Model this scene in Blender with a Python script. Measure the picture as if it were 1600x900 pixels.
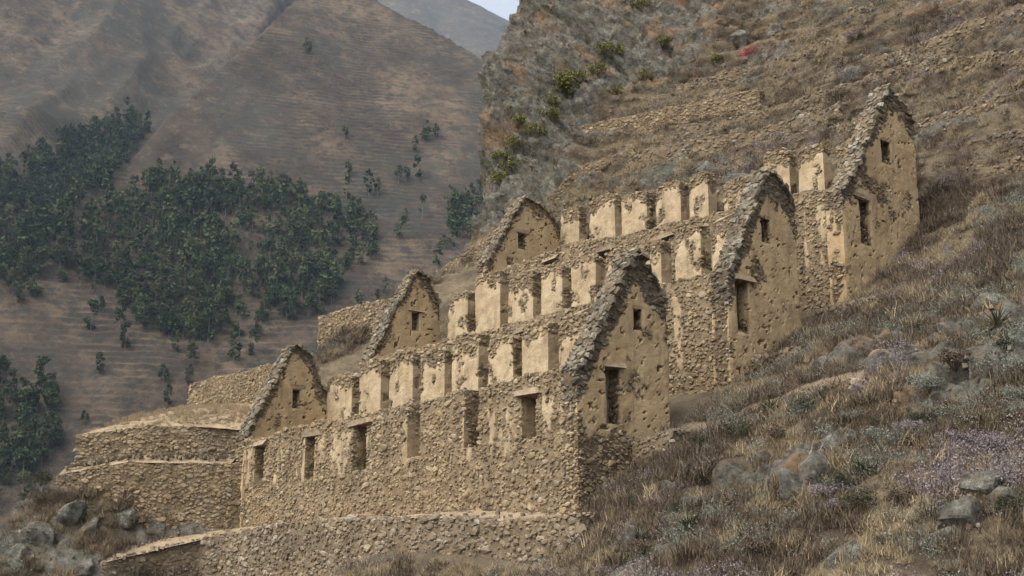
import bpy, math, random
import numpy as np
from mathutils import Matrix, Vector
# Three roofless storehouses stepped up a dry Andean hillside, a terraced mountain with a wood across the valley.
# World frame: origin = lowest front right corner of the lowest storehouse, X along its front wall, Y uphill, Z up (metres).
for o in list(bpy.data.objects): bpy.data.objects.remove(o)
scene = bpy.context.scene
col = scene.collection

# ---------------------------------------------------------------- camera, sky, sun, exposure
CAM = Vector((31.32, -28.77, -2.77))
PITCH = math.radians(13.08)
XR = np.array([0.63864, 0.76951, 0.0])          # camera right, seen from above
XF = np.array([-0.76951, 0.63864, 0.0])         # camera forward, level
cd = bpy.data.cameras.new('camera'); cam = bpy.data.objects.new('camera', cd); col.objects.link(cam)
cd.sensor_width = 36; cd.lens = 2066/1600*36; cd.clip_start = .5; cd.clip_end = 12000
fwd = Vector(XF*math.cos(PITCH)+np.array([0, 0, math.sin(PITCH)])); rgt = Vector(XR); upv = rgt.cross(fwd)
m = Matrix((rgt, upv, -fwd)).transposed().to_4x4(); m.translation = CAM; cam.matrix_world = m
scene.camera = cam

SUN_EL = math.radians(56)
SUN_AZ = math.radians(-92)                      # direction the light comes from, measured from +X towards +Y
sd = bpy.data.lights.new('sun', 'SUN'); sun = bpy.data.objects.new('sun', sd); col.objects.link(sun)
sd.energy = .85; sd.angle = math.radians(60); sd.color = (1.0, .92, .81)
sv = Vector((math.cos(SUN_EL)*math.cos(SUN_AZ), math.cos(SUN_EL)*math.sin(SUN_AZ), math.sin(SUN_EL)))
sun.rotation_euler = sv.to_track_quat('Z', 'Y').to_euler(); sun.location = sv*60
wd = bpy.data.worlds.new('World'); scene.world = wd; wd.use_nodes = True
wt = wd.node_tree; bg = wt.nodes['Background']
sky = wt.nodes.new('ShaderNodeTexSky'); sky.sky_type = 'NISHITA'; sky.sun_disc = False
sky.sun_elevation = SUN_EL; sky.sun_rotation = math.pi/2-SUN_AZ
sky.air_density = 1.0; sky.dust_density = 7.5; sky.ozone_density = .6; sky.altitude = 200
hs = wt.nodes.new('ShaderNodeHueSaturation'); hs.inputs['Saturation'].default_value = .32; hs.inputs['Value'].default_value = 1.15   # high thin cloud greys the sky
wt.links.new(sky.outputs['Color'], hs.inputs['Color']); wt.links.new(hs.outputs['Color'], bg.inputs['Color']); bg.inputs['Strength'].default_value = .15
vs = scene.view_settings; vs.view_transform = 'Standard'; vs.look = 'None'; vs.gamma = 1; vs.use_curve_mapping = False
vs.exposure = 0.92
cy = scene.cycles
cy.max_bounces = 4; cy.diffuse_bounces = 2; cy.glossy_bounces = 1; cy.transmission_bounces = 2; cy.transparent_max_bounces = 4
cy.volume_bounces = 0; cy.use_denoising = True
try: cy.denoiser = 'OPENIMAGEDENOISE'
except Exception: pass
scene.render.engine = 'CYCLES'
rng = np.random.default_rng(7); random.seed(7)
# ---------------------------------------------------------------- noise helpers
def _hash(ix, iy, iz, seed):
    h = (ix.astype(np.int64)*374761393 + iy.astype(np.int64)*668265263 + iz.astype(np.int64)*2147483647 + seed*974634777) & 0xFFFFFFFF
    h = ((h ^ (h >> 13))*1274126177) & 0xFFFFFFFF
    h = ((h ^ (h >> 15))*2246822519) & 0xFFFFFFFF
    return ((h ^ (h >> 16)) & 0xFFFFFF)/float(0xFFFFFF)
def vnoise(x, y, z, seed=0):
    """value noise in -1..1"""
    x, y, z = np.broadcast_arrays(np.asarray(x, float), np.asarray(y, float), np.asarray(z, float))
    fx, fy, fz = np.floor(x), np.floor(y), np.floor(z)
    ux, uy, uz = x-fx, y-fy, z-fz
    ux = ux*ux*(3-2*ux); uy = uy*uy*(3-2*uy); uz = uz*uz*(3-2*uz)
    r = 0
    for i in (0, 1):
        wx = ux if i else 1-ux
        for j in (0, 1):
            wy = uy if j else 1-uy
            for k in (0, 1):
                wz = uz if k else 1-uz
                r = r + _hash(fx+i, fy+j, fz+k, seed)*wx*wy*wz
    return r*2-1
def fbm(x, y, z, oct=4, seed=0, gain=.5):
    a, s, n = 1., 0, 0
    for o in range(oct):
        s = s + a*vnoise(x*2**o, y*2**o, z*2**o, seed+o*17); n += a; a *= gain
    return s/n
def ridged(x, y, z, oct=4, seed=0):
    a, s, n = 1., 0, 0
    for o in range(oct):
        s = s + a*(1-2*np.abs(vnoise(x*2**o, y*2**o, z*2**o, seed+o*31))); n += a; a *= .55
    return s/n
def worley(x, y, seed=0):
    """cell value and distance to the cell border of a 2d cellular pattern"""
    x, y = np.asarray(x, float), np.asarray(y, float); fx, fy = np.floor(x), np.floor(y); d1 = np.full(x.shape, 9.); d2 = np.full(x.shape, 9.); v = np.zeros(x.shape)
    for i in (-1, 0, 1):
        for j in (-1, 0, 1):
            cx, cy = fx+i, fy+j; px = cx+_hash(cx, cy, 0*cx+1, seed); py = cy+_hash(cx, cy, 0*cx+2, seed); d = np.hypot(px-x, py-y); h = _hash(cx, cy, 0*cx+3, seed)
            n = d < d1; d2 = np.where(n, d1, np.minimum(d2, d)); v = np.where(n, h, v); d1 = np.where(n, d, d1)
    return v, d2-d1
def sstep(e0, e1, x):
    t = np.clip((x-e0)/(e1-e0), 0, 1); return t*t*(3-2*t)
# ---------------------------------------------------------------- the near hillside: a sheet laid over a 45 degree plane
# a = X along the slope, b = up the slope, w = offset along the slope's normal
S2 = math.sqrt(.5)
CTRL = [(3.0, -14.0, -9.5), (3.0, -8.0, -5.4), (3.0, -3.0, -2.0), (3.0, 0.0, 0.0), (3.0, 4.2, 3.1), (3.0, 7.6, 4.9), (3.0, 11.6, 7.4), (3.0, 14.8, 9.0), (3.0, 20.2, 13.1), (9.0, -14.0, -9.1), (9.0, -8.0, -5.0), (9.0, -3.0, -1.6), (9.0, 0.0, 0.4), (9.0, 4.2, 3.5), (9.0, 7.6, 5.3), (9.0, 11.6, 7.8), (9.0, 14.8, 9.4), (9.0, 20.2, 13.5), (16.0, -14.0, -9.5), (16.0, -3.0, -2.0), (16.0, 4.2, 3.1), (16.0, 11.6, 7.4), (16.0, 20.2, 13.1), (24.0, -14.0, -10.0), (24.0, -3.0, -2.5), (24.0, 4.2, 2.6), (24.0, 11.6, 6.9), (24.0, 20.2, 12.6), (34.0, -14.0, -9.5), (34.0, -3.0, -2.0), (34.0, 4.2, 3.1), (34.0, 11.6, 7.4), (34.0, 20.2, 13.1), (0.0, -9.0, -6.3), (0.0, -4.0, -3.4), (0.0, -1.7, -1.9), (0.0, 0.0, -0.2), (0.0, 4.2, 2.6), (0.0, 7.6, 4.6), (0.0, 11.6, 7.1), (0.0, 14.8, 8.7), (-11.0, -9.0, -6.3), (-11.0, -4.0, -3.4), (-11.0, -1.7, -1.9), (-11.0, 0.0, -0.2), (-11.0, 4.2, 2.6), (-11.0, 7.6, 4.6), (-11.0, 11.6, 7.1), (-11.0, 14.8, 8.7), (-22.0, -9.0, -6.3), (-22.0, -4.0, -3.4), (-22.0, -1.7, -1.9), (-22.0, 0.0, -0.2), (-22.0, 4.2, 2.6), (-22.0, 7.6, 4.6), (-22.0, 11.6, 7.1), (-22.0, 14.8, 8.7), (0.0, 20.2, 12.7), (-11.0, 20.2, 14.6), (-22.0, 20.2, 16.0), (3.2, 23.8, 15.8), (2.3, 26.0, 19.9), (1.0, 28.9, 23.2), (-0.7, 32.5, 27.5), (-3.9, 26.6, 20.3), (-10.2, 35.5, 31.9), (-13.0, 32.1, 27.9), (-8.2, 28.6, 22.7), (-22.2, 38.5, 37.1), (-19.8, 31.9, 27.9), (-14.7, 28.6, 23.0), (-31.1, 35.1, 39.3), (-23.6, 27.7, 24.6), (-18.8, 27.6, 23.1), (-29.1, 27.4, 27.4), (-26.2, 24.1, 21.4), (-29.4, 23.2, 22.0), (-30.0, 30.7, 32.8), (-30.0, 24.8, 26.8), (-32.4, 27.0, 35.0), (-33.7, 27.6, 38.0), (-31.9, 21.9, 30.7), (-32.7, 24.1, 33.0), (-33.5, 25.7, 35.1), (-33.8, 26.7, 36.7), (-32.2, 21.5, 26.7), (-31.7, 21.2, 20.1), (-29.7, 21.9, 20.4), (-32.4, 24.1, 31.9), (-31.1, 23.0, 25.8), (5.0, 45.0, 42.0), (-15.0, 52.0, 52.0), (-32.0, 55.0, 62.0), (25.0, 30.0, 24.5), (25.0, 45.0, 42.0), (-33.5, 42.0, 54.0), (-36.5, 31.0, 37.0), (-35.5, 34.5, 42.0), (-34.6, 25.5, 29.5), (-34.6, 24.8, 25.0), (-34.2, 24.2, 19.0), (-35.5, 28.5, 34.0), (-36.0, 38.0, 46.0), (-27.2, 26.8, 25.1), (-27.2, 25.7, 24.4), (-27.2, 28.6, 27.5), (-22.2, 28.7, 25.1), (-22.2, 27.6, 24.4), (-22.2, 30.5, 27.5), (-18.0, 30.3, 25.1), (-18.0, 29.2, 24.4), (-18.0, 32.1, 27.5), (-2.5, 25.5, 18.9), (-2.5, 27.2, 20.2), (1.2, 25.2, 18.9), (1.2, 26.9, 20.2), (-27.6, -6.3, 1.9), (-25.2, -4.0, 1.5), (-24.1, -2.4, 1.3), (-23.5, -0.5, 1.0), (-26.3, -5.6, 1.7), (-25.4, -5.3, 0.4), (-27.0, -7.0, 0.8), (-26.6, -8.6, -0.6), (-24.5, -9.5, -2.0), (-23.8, -7.2, -1.7), (-24.2, -2.9, -0.2), (-23.1, -5.0, -1.6), (-27.0, 0.0, 3.3), (-29.0, 3.2, 5.8), (-34.5, 3.2, 6.6), (-27.0, 4.9, 7.6), (-33.5, 4.9, 7.6), (-27.0, 9.9, 9.7), (-33.0, 9.9, 9.8), (-27.0, 11.8, 12.1), (-32.5, 11.8, 12.2), (-27.5, 17.3, 15.8), (-31.5, 17.3, 15.6), (-36.0, -8.0, -6.0), (-33.0, -2.5, -0.5), (-40.0, 3.0, 2.0), (-41.0, 10.0, 5.0), (-40.0, 18.0, 9.0), (-40.0, 25.0, 13.0), (-42.0, 33.0, 20.0), (-44.0, 42.0, 28.0), (-46.0, 52.0, 38.0), (-30.0, -14.0, -9.0), (-50.0, 0.0, -8.0), (-55.0, 20.0, 2.0), (-55.0, 40.0, 14.0), (-15.0, -16.0, -11.0), (5.0, -20.0, -14.0), (36.0, -20.0, -14.0)]
def _rbf_fit(C):
    C = np.array(C); a = C[:, 0]; b = (C[:, 1]+C[:, 2])*S2; w = (C[:, 2]-C[:, 1])*S2
    d = np.hypot(a[:, None]-a, b[:, None]-b); K = np.where(d > 0, d*d*np.log(np.maximum(d, 1e-9)), 0)
    K += np.eye(len(a))*.6
    Pm = np.stack([np.ones_like(a), a, b], 1)
    A = np.block([[K, Pm], [Pm.T, np.zeros((3, 3))]])
    return a, b, np.linalg.solve(A, np.concatenate([w, np.zeros(3)]))
_RA, _RB, _RC = _rbf_fit(CTRL)
def hill_w(a, b):
    sh = np.shape(a); a = np.ravel(a); b = np.ravel(b); out = np.empty(len(a)); n = len(_RA)
    for i in range(0, len(a), 40000):
        aa, bb = a[i:i+40000], b[i:i+40000]
        d2 = (aa[:, None]-_RA)**2+(bb[:, None]-_RB)**2+1e-12
        out[i:i+40000] = (.5*d2*np.log(d2))@_RC[:n]+_RC[n]+_RC[n+1]*aa+_RC[n+2]*bb
    return out.reshape(sh)
def hill_rock(a, b):
    n = fbm(a*.22, b*.22, 3.1, 4, 5)
    edge = -28.3+2.6*n+sstep(40, 56, b)*3.5
    r = sstep(1.2, -1.2, a-edge)*sstep(26.5, 29.5, b)
    nose = sstep(-20.5, -23.5, a)*sstep(2.5, .3, b)*sstep(0, .3, fbm(a*.7, b*.7, 7.7, 3, 8)+.05)
    n2 = fbm(a*.35, b*.5, 9.3, 4, 21)
    right = sstep(.04, .2, n2+.35*(fbm(a*.12, b*.12, 2.2, 2, 23)))*sstep(3, 6, a)*sstep(16, 9, b)*.95
    up = sstep(.22, .4, fbm(a*.3, b*.45, 1.3, 4, 44))*sstep(24, 28, b)*.8
    return np.clip(np.maximum(np.maximum(r, nose), np.maximum(right, up)), 0, 1)
def hill_xyz(a, b):
    w = hill_w(a, b)
    rock = hill_rock(a, b)
    clean = sstep(.6, 1.6, np.maximum(a-.2, np.maximum(-23.4-a, 0)))      # quiet ground between the walls
    clean = np.maximum(clean, sstep(25.5, 27.5, b))
    soft = .26*fbm(a*.33, b*.33, .5, 3, 1)+.13*fbm(a*1.1, b*1.4, 2.5, 3, 2)+.05*fbm(a*3.1, b*3.6, 4.5, 2, 3)
    zz = (b+w)*S2
    ph = zz/1.15+.9*fbm(a*.12, b*.2, 8.8, 3, 61)
    saw = ph-np.floor(ph); saw = np.where(saw < .25, saw/.25, 1-(saw-.25)/.75)
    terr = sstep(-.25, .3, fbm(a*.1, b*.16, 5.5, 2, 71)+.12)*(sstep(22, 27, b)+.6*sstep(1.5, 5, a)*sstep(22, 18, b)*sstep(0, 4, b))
    soft = soft+.6*terr*(saw-.5)
    rk = .9*ridged(a*.3, b*.17, 1.5, 3, 11)+.6*ridged(a*.85, b*.4, 3.3, 3, 12)+.42*ridged(a*2.1, b*1.0, 6.1, 3, 13)
    jx = .35*fbm(a*.8, b*.8, 2.7, 2, 15)
    v1, e1 = worley(a*.5+jx+.25*b*.3, b*.27+jx, 51); v2, e2 = worley(a*1.25+2*jx+.2*b, b*.75+jx, 52)
    rk = rk*.75+.9*(v1-.5)-.55*sstep(.14, 0, e1)+.5*(v2-.5)-.3*sstep(.16, 0, e2)
    big = sstep(-25, -28.5, a)*sstep(27, 31, b)
    w = w+clean*(soft*(1-rock*.6)+rock*(rk*(.7+.35*big)-.05+.2*big))
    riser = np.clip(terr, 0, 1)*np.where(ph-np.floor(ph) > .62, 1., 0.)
    return a, (b-w)*S2, (b+w)*S2, rock, riser
# ---------------------------------------------------------------- scene helpers
def tag(o, label=None, cat=None, group=None, kind=None):
    if label: o['label'] = label
    if cat: o['category'] = cat
    if group: o['group'] = group
    if kind: o['kind'] = kind
    return o
def link(name, data, parent=None, loc=None):
    o = bpy.data.objects.new(name, data); col.objects.link(o)
    if parent: o.parent = parent
    if loc is not None: o.location = loc
    return o
def empty(name, loc, parent=None):
    o = link(name, None, parent, loc); o.empty_display_size = .3; return o
def mesh(name, V, F, mat=None, attrs=None, smooth=False, tri=None):
    """V (n,3); F (m,4) quads; tri (k,3) triangles; attrs {name: per-vertex floats}"""
    V = np.asarray(V, np.float32); me = bpy.data.meshes.new(name)
    F = np.zeros((0, 4), np.int32) if F is None else np.asarray(F, np.int32)
    T = np.zeros((0, 3), np.int32) if tri is None else np.asarray(tri, np.int32)
    li = np.concatenate([F.ravel(), T.ravel()]).astype(np.int32)
    ls = np.concatenate([np.arange(len(F))*4, len(F)*4+np.arange(len(T))*3]).astype(np.int32)
    me.vertices.add(len(V)); me.vertices.foreach_set('co', V.ravel())
    me.loops.add(len(li)); me.loops.foreach_set('vertex_index', li)
    me.polygons.add(len(ls)); me.polygons.foreach_set('loop_start', ls)
    me.polygons.foreach_set('use_smooth', np.full(len(ls), bool(smooth)))
    for k, v in (attrs or {}).items():
        a = me.attributes.new(k, 'FLOAT', 'POINT'); a.data.foreach_set('value', np.asarray(v, np.float32).ravel())
    me.update(calc_edges=True)
    if mat: me.materials.append(mat)
    return me
def gridfaces(ni, nj, off=0):
    i, j = np.meshgrid(np.arange(ni-1), np.arange(nj-1), indexing='ij'); k = (i*nj+j).ravel()+off
    return np.stack([k, k+nj, k+nj+1, k+1], 1)
# ---------------------------------------------------------------- materials
class NT:
    def __init__(s, name):
        s.m = bpy.data.materials.new(name); s.m.use_nodes = True; s.t = s.m.node_tree; s.b = s.t.nodes['Principled BSDF']
        s.b.inputs['Roughness'].default_value = .92; s.b.inputs['Specular IOR Level'].default_value = .18
        s.pos = s.t.nodes.new('ShaderNodeNewGeometry').outputs['Position']
    def put(s, sock, v):
        if isinstance(v, bpy.types.NodeSocket): s.t.links.new(v, sock)
        elif isinstance(v, tuple) and len(v) == 3 and sock.type == 'RGBA': sock.default_value = (*v, 1)
        else: sock.default_value = v
    def noise(s, scale, detail=4, rough=.6, vec=None, stretch=None):
        v = vec or s.pos
        if stretch:
            mp = s.t.nodes.new('ShaderNodeMapping'); mp.inputs['Scale'].default_value = stretch; s.t.links.new(v, mp.inputs['Vector']); v = mp.outputs['Vector']
        n = s.t.nodes.new('ShaderNodeTexNoise'); n.inputs['Scale'].default_value = scale; n.inputs['Detail'].default_value = detail; n.inputs['Roughness'].default_value = rough
        s.t.links.new(v, n.inputs['Vector']); return n.outputs['Fac']
    def voro(s, scale, out='Distance', vec=None):
        n = s.t.nodes.new('ShaderNodeTexVoronoi'); n.inputs['Scale'].default_value = scale; s.t.links.new(vec or s.pos, n.inputs['Vector']); return n.outputs[out]
    def rng(s, v, a, b, c=0., d=1.):
        n = s.t.nodes.new('ShaderNodeMapRange'); n.interpolation_type = 'SMOOTHSTEP'
        s.put(n.inputs[0], v)
        for k, x in zip((1, 2, 3, 4), (a, b, c, d)): n.inputs[k].default_value = x
        return n.outputs[0]
    def mix(s, f, a, b, mode='MIX'):
        n = s.t.nodes.new('ShaderNodeMix'); n.data_type = 'RGBA'; n.blend_type = mode
        s.put(n.inputs[0], f); s.put(n.inputs[6], a); s.put(n.inputs[7], b); return n.outputs[2]
    def math(s, op, a, b=0.):
        n = s.t.nodes.new('ShaderNodeMath'); n.operation = op; s.put(n.inputs[0], a); s.put(n.inputs[1], b); return n.outputs[0]
    def attr(s, name):
        n = s.t.nodes.new('ShaderNodeAttribute'); n.attribute_name = name; return n.outputs['Fac']
    def objrand(s): return s.t.nodes.new('ShaderNodeObjectInfo').outputs['Random']
    def ramp(s, f, stops):
        n = s.t.nodes.new('ShaderNodeValToRGB'); e = n.color_ramp.elements
        while len(e) < len(stops): e.new(.5)
        for x, (p, c) in zip(e, stops): x.position = p; x.color = (*c, 1)
        s.put(n.inputs[0], f); return n.outputs[0]
    def bump(s, h, st=.5, dist=.05):
        n = s.t.nodes.new('ShaderNodeBump'); n.inputs['Strength'].default_value = st; n.inputs['Distance'].default_value = dist
        s.put(n.inputs['Height'], h); s.t.links.new(n.outputs[0], s.b.inputs['Normal'])
    def col(s, c): s.put(s.b.inputs['Base Color'], c); return s.m

def stone_mat(name, stops, lichen=.5):
    t = NT(name); r = t.math('FRACT', t.math('ADD', t.attr('rnd'), t.objrand()))
    c = t.ramp(r, stops)
    c = t.mix(t.rng(t.noise(7, 4), .35, .7, 0, .55), c, (.11, .085, .06))
    c = t.mix(t.rng(t.noise(3.1, 5, .7), .55, .72, 0, lichen), c, (.33, .32, .27))
    c = t.mix(t.rng(t.noise(1.3, 5, .65, stretch=(1.6, 1.6, .16)), .44, .64, 0, .72), c, (.105, .076, .047))
    c = t.mix(t.rng(t.noise(.35, 4, .6), .4, .62, 0, .35), c, (.33, .24, .13))
    t.bump(t.noise(30, 3), .5, .02); return t.col(c)
M_STONE = stone_mat('rubble_stone', [(0, (.19, .138, .078)), (.22, (.265, .196, .11)), (.45, (.325, .245, .14)), (.65, (.37, .285, .17)), (.8, (.27, .225, .16)), (.93, (.43, .345, .22)), (1, (.22, .19, .145))], .25)
M_COPING = stone_mat('coping_stone', [(0, (.065, .057, .041)), (.3, (.105, .094, .068)), (.6, (.145, .131, .097)), (.85, (.2, .182, .138)), (1, (.31, .285, .225))], .2)
M_LOOSE = stone_mat('loose_grey_stone', [(0, (.09, .075, .055)), (.4, (.15, .127, .094)), (.75, (.205, .177, .135)), (.95, (.29, .255, .2)), (1, (.42, .38, .31))], .3)
def wall_mat(name, plaster, plaster2, mortar):
    t = NT(name); p = t.attr('plaster')
    edge = t.rng(t.math('ADD', p, t.math('MULTIPLY', t.math('SUBTRACT', t.noise(3.6, 8, .78), .5), 1.5)), .28, .66)
    pl = t.mix(t.rng(t.noise(.9, 4), .35, .68), plaster, plaster2)
    pl = t.mix(t.rng(t.noise(1.6, 5, .65, stretch=(1.2, 1.2, .34)), .48, .7, 0, .5), pl, (.24, .175, .105))
    pl = t.mix(t.rng(t.noise(11, 4, .7), .58, .74, 0, .5), pl, (.2, .14, .085))
    pl = t.mix(t.math('MULTIPLY', t.rng(t.voro(7.5), .12, .26, 1., 0), t.rng(t.noise(1.9, 4, .6), .42, .58, 0, .85)), pl, (.19, .135, .085))
    pl = t.mix(t.rng(t.noise(1.1, 7, .75, stretch=(1.6, 1.6, .45)), .5, .66, 0, .5), pl, (.17, .122, .075))
    mo = t.mix(t.rng(t.noise(2.2, 5), .3, .7), mortar, tuple(x*1.55 for x in mortar))
    c = t.mix(edge, mo, pl)
    t.bump(t.noise(9, 6, .7), .65, .05); return t.col(c)
M_WALL = wall_mat('wall_rubble_core', (.46, .36, .225), (.37, .275, .16), (.135, .1, .062))
M_FRONT = wall_mat('front_wall_core', (.43, .335, .21), (.35, .262, .155), (.155, .115, .07))
M_GREYSTONE = stone_mat('terrace_stone', [(0, (.12, .095, .065)), (.25, (.18, .145, .1)), (.5, (.235, .19, .132)), (.75, (.285, .235, .168)), (.93, (.37, .315, .235)), (1, (.15, .135, .11))], .35)
M_GABLE = wall_mat('gable_plaster', (.47, .345, .195), (.39, .275, .145), (.1, .072, .045))
def lintel_mat():
    t = NT('lintel_stone'); return t.col(t.mix(t.rng(t.noise(4, 5), .3, .7), (.2, .15, .095), (.33, .26, .17)))
M_LINTEL = lintel_mat()
def earth_mat():
    t = NT('trodden_earth'); c = t.mix(t.rng(t.noise(1.3, 5), .35, .65), (.22, .166, .105), (.31, .238, .152))
    c = t.mix(t.rng(t.noise(5, 5, .7), .5, .75, 0, .6), c, (.26, .19, .1)); t.bump(t.noise(12, 5), .5, .04); return t.col(c)
M_EARTH = earth_mat()
def dryground_mat():
    t = NT('dry_terrace_ground'); c = t.mix(t.rng(t.noise(1.1, 5), .35, .65), (.2, .15, .09), (.3, .228, .14))
    c = t.mix(t.rng(t.noise(4, 6, .75), .48, .7, 0, .75), c, (.17, .115, .06)); t.bump(t.noise(9, 5), .7, .08); return t.col(c)
M_DRY = dryground_mat()
def hill_mat():
    t = NT('hillside_ground'); rk = t.attr('rock')
    g = t.ramp(t.noise(.5, 6, .65), [(.25, (.08, .06, .042)), (.42, (.135, .104, .07)), (.56, (.22, .172, .11)), (.72, (.31, .248, .158))])
    g = t.mix(t.rng(t.noise(2.3, 5, .7), .5, .68, 0, .7), g, (.115, .082, .055))
    g = t.mix(t.rng(t.noise(5.5, 4, .7), .6, .74, 0, .6), g, (.23, .215, .18))
    r = t.ramp(t.noise(2.0, 8, .74), [(.34, (.05, .044, .034)), (.44, (.12, .108, .085)), (.54, (.19, .178, .145)), (.67, (.32, .305, .255))])
    r = t.mix(t.rng(t.noise(.33, 5), .52, .64, 0, .8), r, (.31, .19, .1))
    r = t.mix(t.rng(t.noise(1.7, 6, .7), .5, .64, 0, .8), r, (.17, .13, .075))
    r = t.mix(t.rng(t.noise(3.2, 7, .75), .54, .66, 0, .85), r, (.04, .037, .03))
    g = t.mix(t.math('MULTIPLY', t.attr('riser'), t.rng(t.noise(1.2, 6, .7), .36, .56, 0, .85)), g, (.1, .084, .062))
    g = t.mix(t.rng(t.math('ADD', t.attr('trail'), t.math('MULTIPLY', t.math('SUBTRACT', t.noise(2.5, 5, .7), .5), .7)), .4, .6), g, (.34, .262, .165))
    e = t.rng(t.math('ADD', rk, t.math('MULTIPLY', t.math('SUBTRACT', t.noise(1.4, 5, .7), .5), .8)), .35, .62)
    h = t.math('ADD', t.noise(3.5, 8, .75), t.math('MULTIPLY', t.math('MULTIPLY', rk, t.voro(1.1)), .9))
    t.bump(h, 1., .4); return t.col(t.mix(e, g, r))
M_HILL = hill_mat()
def boulder_mat():
    t = NT('lichen_boulder'); r = t.ramp(t.noise(2.6, 8, .74), [(.34, (.045, .04, .03)), (.44, (.1, .092, .073)), (.53, (.165, .155, .126)), (.66, (.3, .288, .24))])
    r = t.mix(t.rng(t.noise(1.6, 6, .7), .5, .66, 0, .75), r, (.15, .112, .066)); r = t.mix(t.rng(t.noise(5, 7, .75), .54, .66, 0, .8), r, (.04, .036, .03)); t.bump(t.noise(6, 8, .75), 1., .18); return t.col(r)
M_BOULDER = boulder_mat()
def mountain_mat():
    t = NT('mountain_ground')
    g = t.ramp(t.noise(.022, 9, .72), [(.32, (.035, .027, .02)), (.45, (.085, .062, .043)), (.55, (.145, .104, .068)), (.67, (.21, .156, .097))])
    g = t.mix(t.rng(t.noise(.12, 7, .75), .48, .6, 0, .85), g, (.05, .046, .036))
    g = t.mix(t.rng(t.noise(.03, 6, .7), .5, .66, 0, .65), g, (.06, .056, .044))
    g = t.mix(t.rng(t.noise(.11, 7, .75), .52, .66, 0, .55), g, (.2, .146, .095))
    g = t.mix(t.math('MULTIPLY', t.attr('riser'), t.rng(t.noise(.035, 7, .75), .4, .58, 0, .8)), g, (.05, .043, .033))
    g = t.mix(t.math('MULTIPLY', t.attr('scrub'), t.rng(t.noise(.09, 7, .75), .4, .58)), g, (.06, .06, .048))
    t.bump(t.noise(.3, 7, .75), 1., 3.5); return t.col(g)
M_MOUNT = mountain_mat()
def foliage_mat(name, a, b, trans=.0):
    t = NT(name); c = t.mix(t.math('FRACT', t.math('ADD', t.attr('rnd'), t.objrand())), a, b)
    t.b.inputs['Roughness'].default_value = .8; return t.col(c)
M_BARK = foliage_mat('bark', (.1, .085, .07), (.17, .15, .125))
def wood_mat():
    t = NT('far_wood_foliage'); k = t.math('FRACT', t.math('ADD', t.attr('tone'), t.objrand())); c = t.ramp(k, [(0, (.018, .03, .014)), (.45, (.034, .05, .021)), (.75, (.055, .07, .028)), (1, (.085, .09, .038))])
    return t.col(t.mix(t.attr('rnd'), c, t.mix(.5, c, (.08, .105, .045))))
M_EUC = wood_mat()
M_SHRUB = foliage_mat('green_shrub_leaves', (.06, .075, .018), (.22, .21, .055))
M_GREYBUSH = foliage_mat('grey_green_leaves', (.12, .13, .1), (.25, .255, .205))
M_PUYA = foliage_mat('rosette_leaves', (.05, .06, .028), (.17, .16, .09))
M_GRASS = foliage_mat('dry_grass', (.2, .152, .09), (.42, .335, .205))
M_BROWN = foliage_mat('brown_scrub', (.06, .045, .031), (.18, .136, .09))
M_LILAC = foliage_mat('lilac_scrub', (.13, .105, .1), (.3, .255, .26))
M_DARK = foliage_mat('dark_bush_leaves', (.03, .034, .02), (.085, .08, .045))
M_RED = foliage_mat('red_flowers', (.35, .04, .07), (.5, .1, .12))
# ---------------------------------------------------------------- hillside mesh
GS = .16
GA = np.arange(-47, 30, GS); GB = np.arange(-15, 66, GS)
_A, _B = np.meshgrid(GA, GB, indexing='ij')
HX, HY, HZ, HR, HRI = hill_xyz(_A, _B)
TRAIL = np.array([(.2, 4.4), (1., 4.2), (2.2, 3.6), (4., 4.), (5.4, 4.7), (7.8, 4.7), (9.2, 5.6)])
HT = sstep(.75, .15, np.abs(HY-np.interp(HX, TRAIL[:, 0], TRAIL[:, 1])))*(HX > .1)*(HX < 9.2); HR = HR*(1-HT)
HP = np.stack([HX, HY, HZ], -1)
_t1 = np.gradient(HP, axis=0); _t2 = np.gradient(HP, axis=1); HN = np.cross(_t1, _t2); HN /= np.linalg.norm(HN, axis=-1, keepdims=True)
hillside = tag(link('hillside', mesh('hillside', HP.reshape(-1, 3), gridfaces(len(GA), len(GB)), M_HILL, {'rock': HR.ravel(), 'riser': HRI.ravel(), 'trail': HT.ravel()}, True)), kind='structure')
HW = (HZ-HY)*S2
def buried(P):
    i = np.clip(((P[:, 0]-GA[0])/GS).round().astype(int), 0, len(GA)-1); j = np.clip((((P[:, 1]+P[:, 2])*S2-GB[0])/GS).round().astype(int), 0, len(GB)-1)
    return (P[:, 2]-P[:, 1])*S2 < HW[i, j]-.12
def snap(p):
    """the point of the hillside nearest to p, and its normal"""
    i0 = int(np.clip((p[0]-GA[0])/GS, 12, len(GA)-13)); b = (p[1]+p[2])*S2; j0 = int(np.clip((b-GB[0])/GS, 25, len(GB)-26))
    sl = (slice(i0-10, i0+11), slice(j0-24, j0+25)); d = ((HP[sl]-np.array(p))**2).sum(-1); k = np.unravel_index(d.argmin(), d.shape)
    return HP[sl][k].copy(), HN[sl][k].copy()
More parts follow.
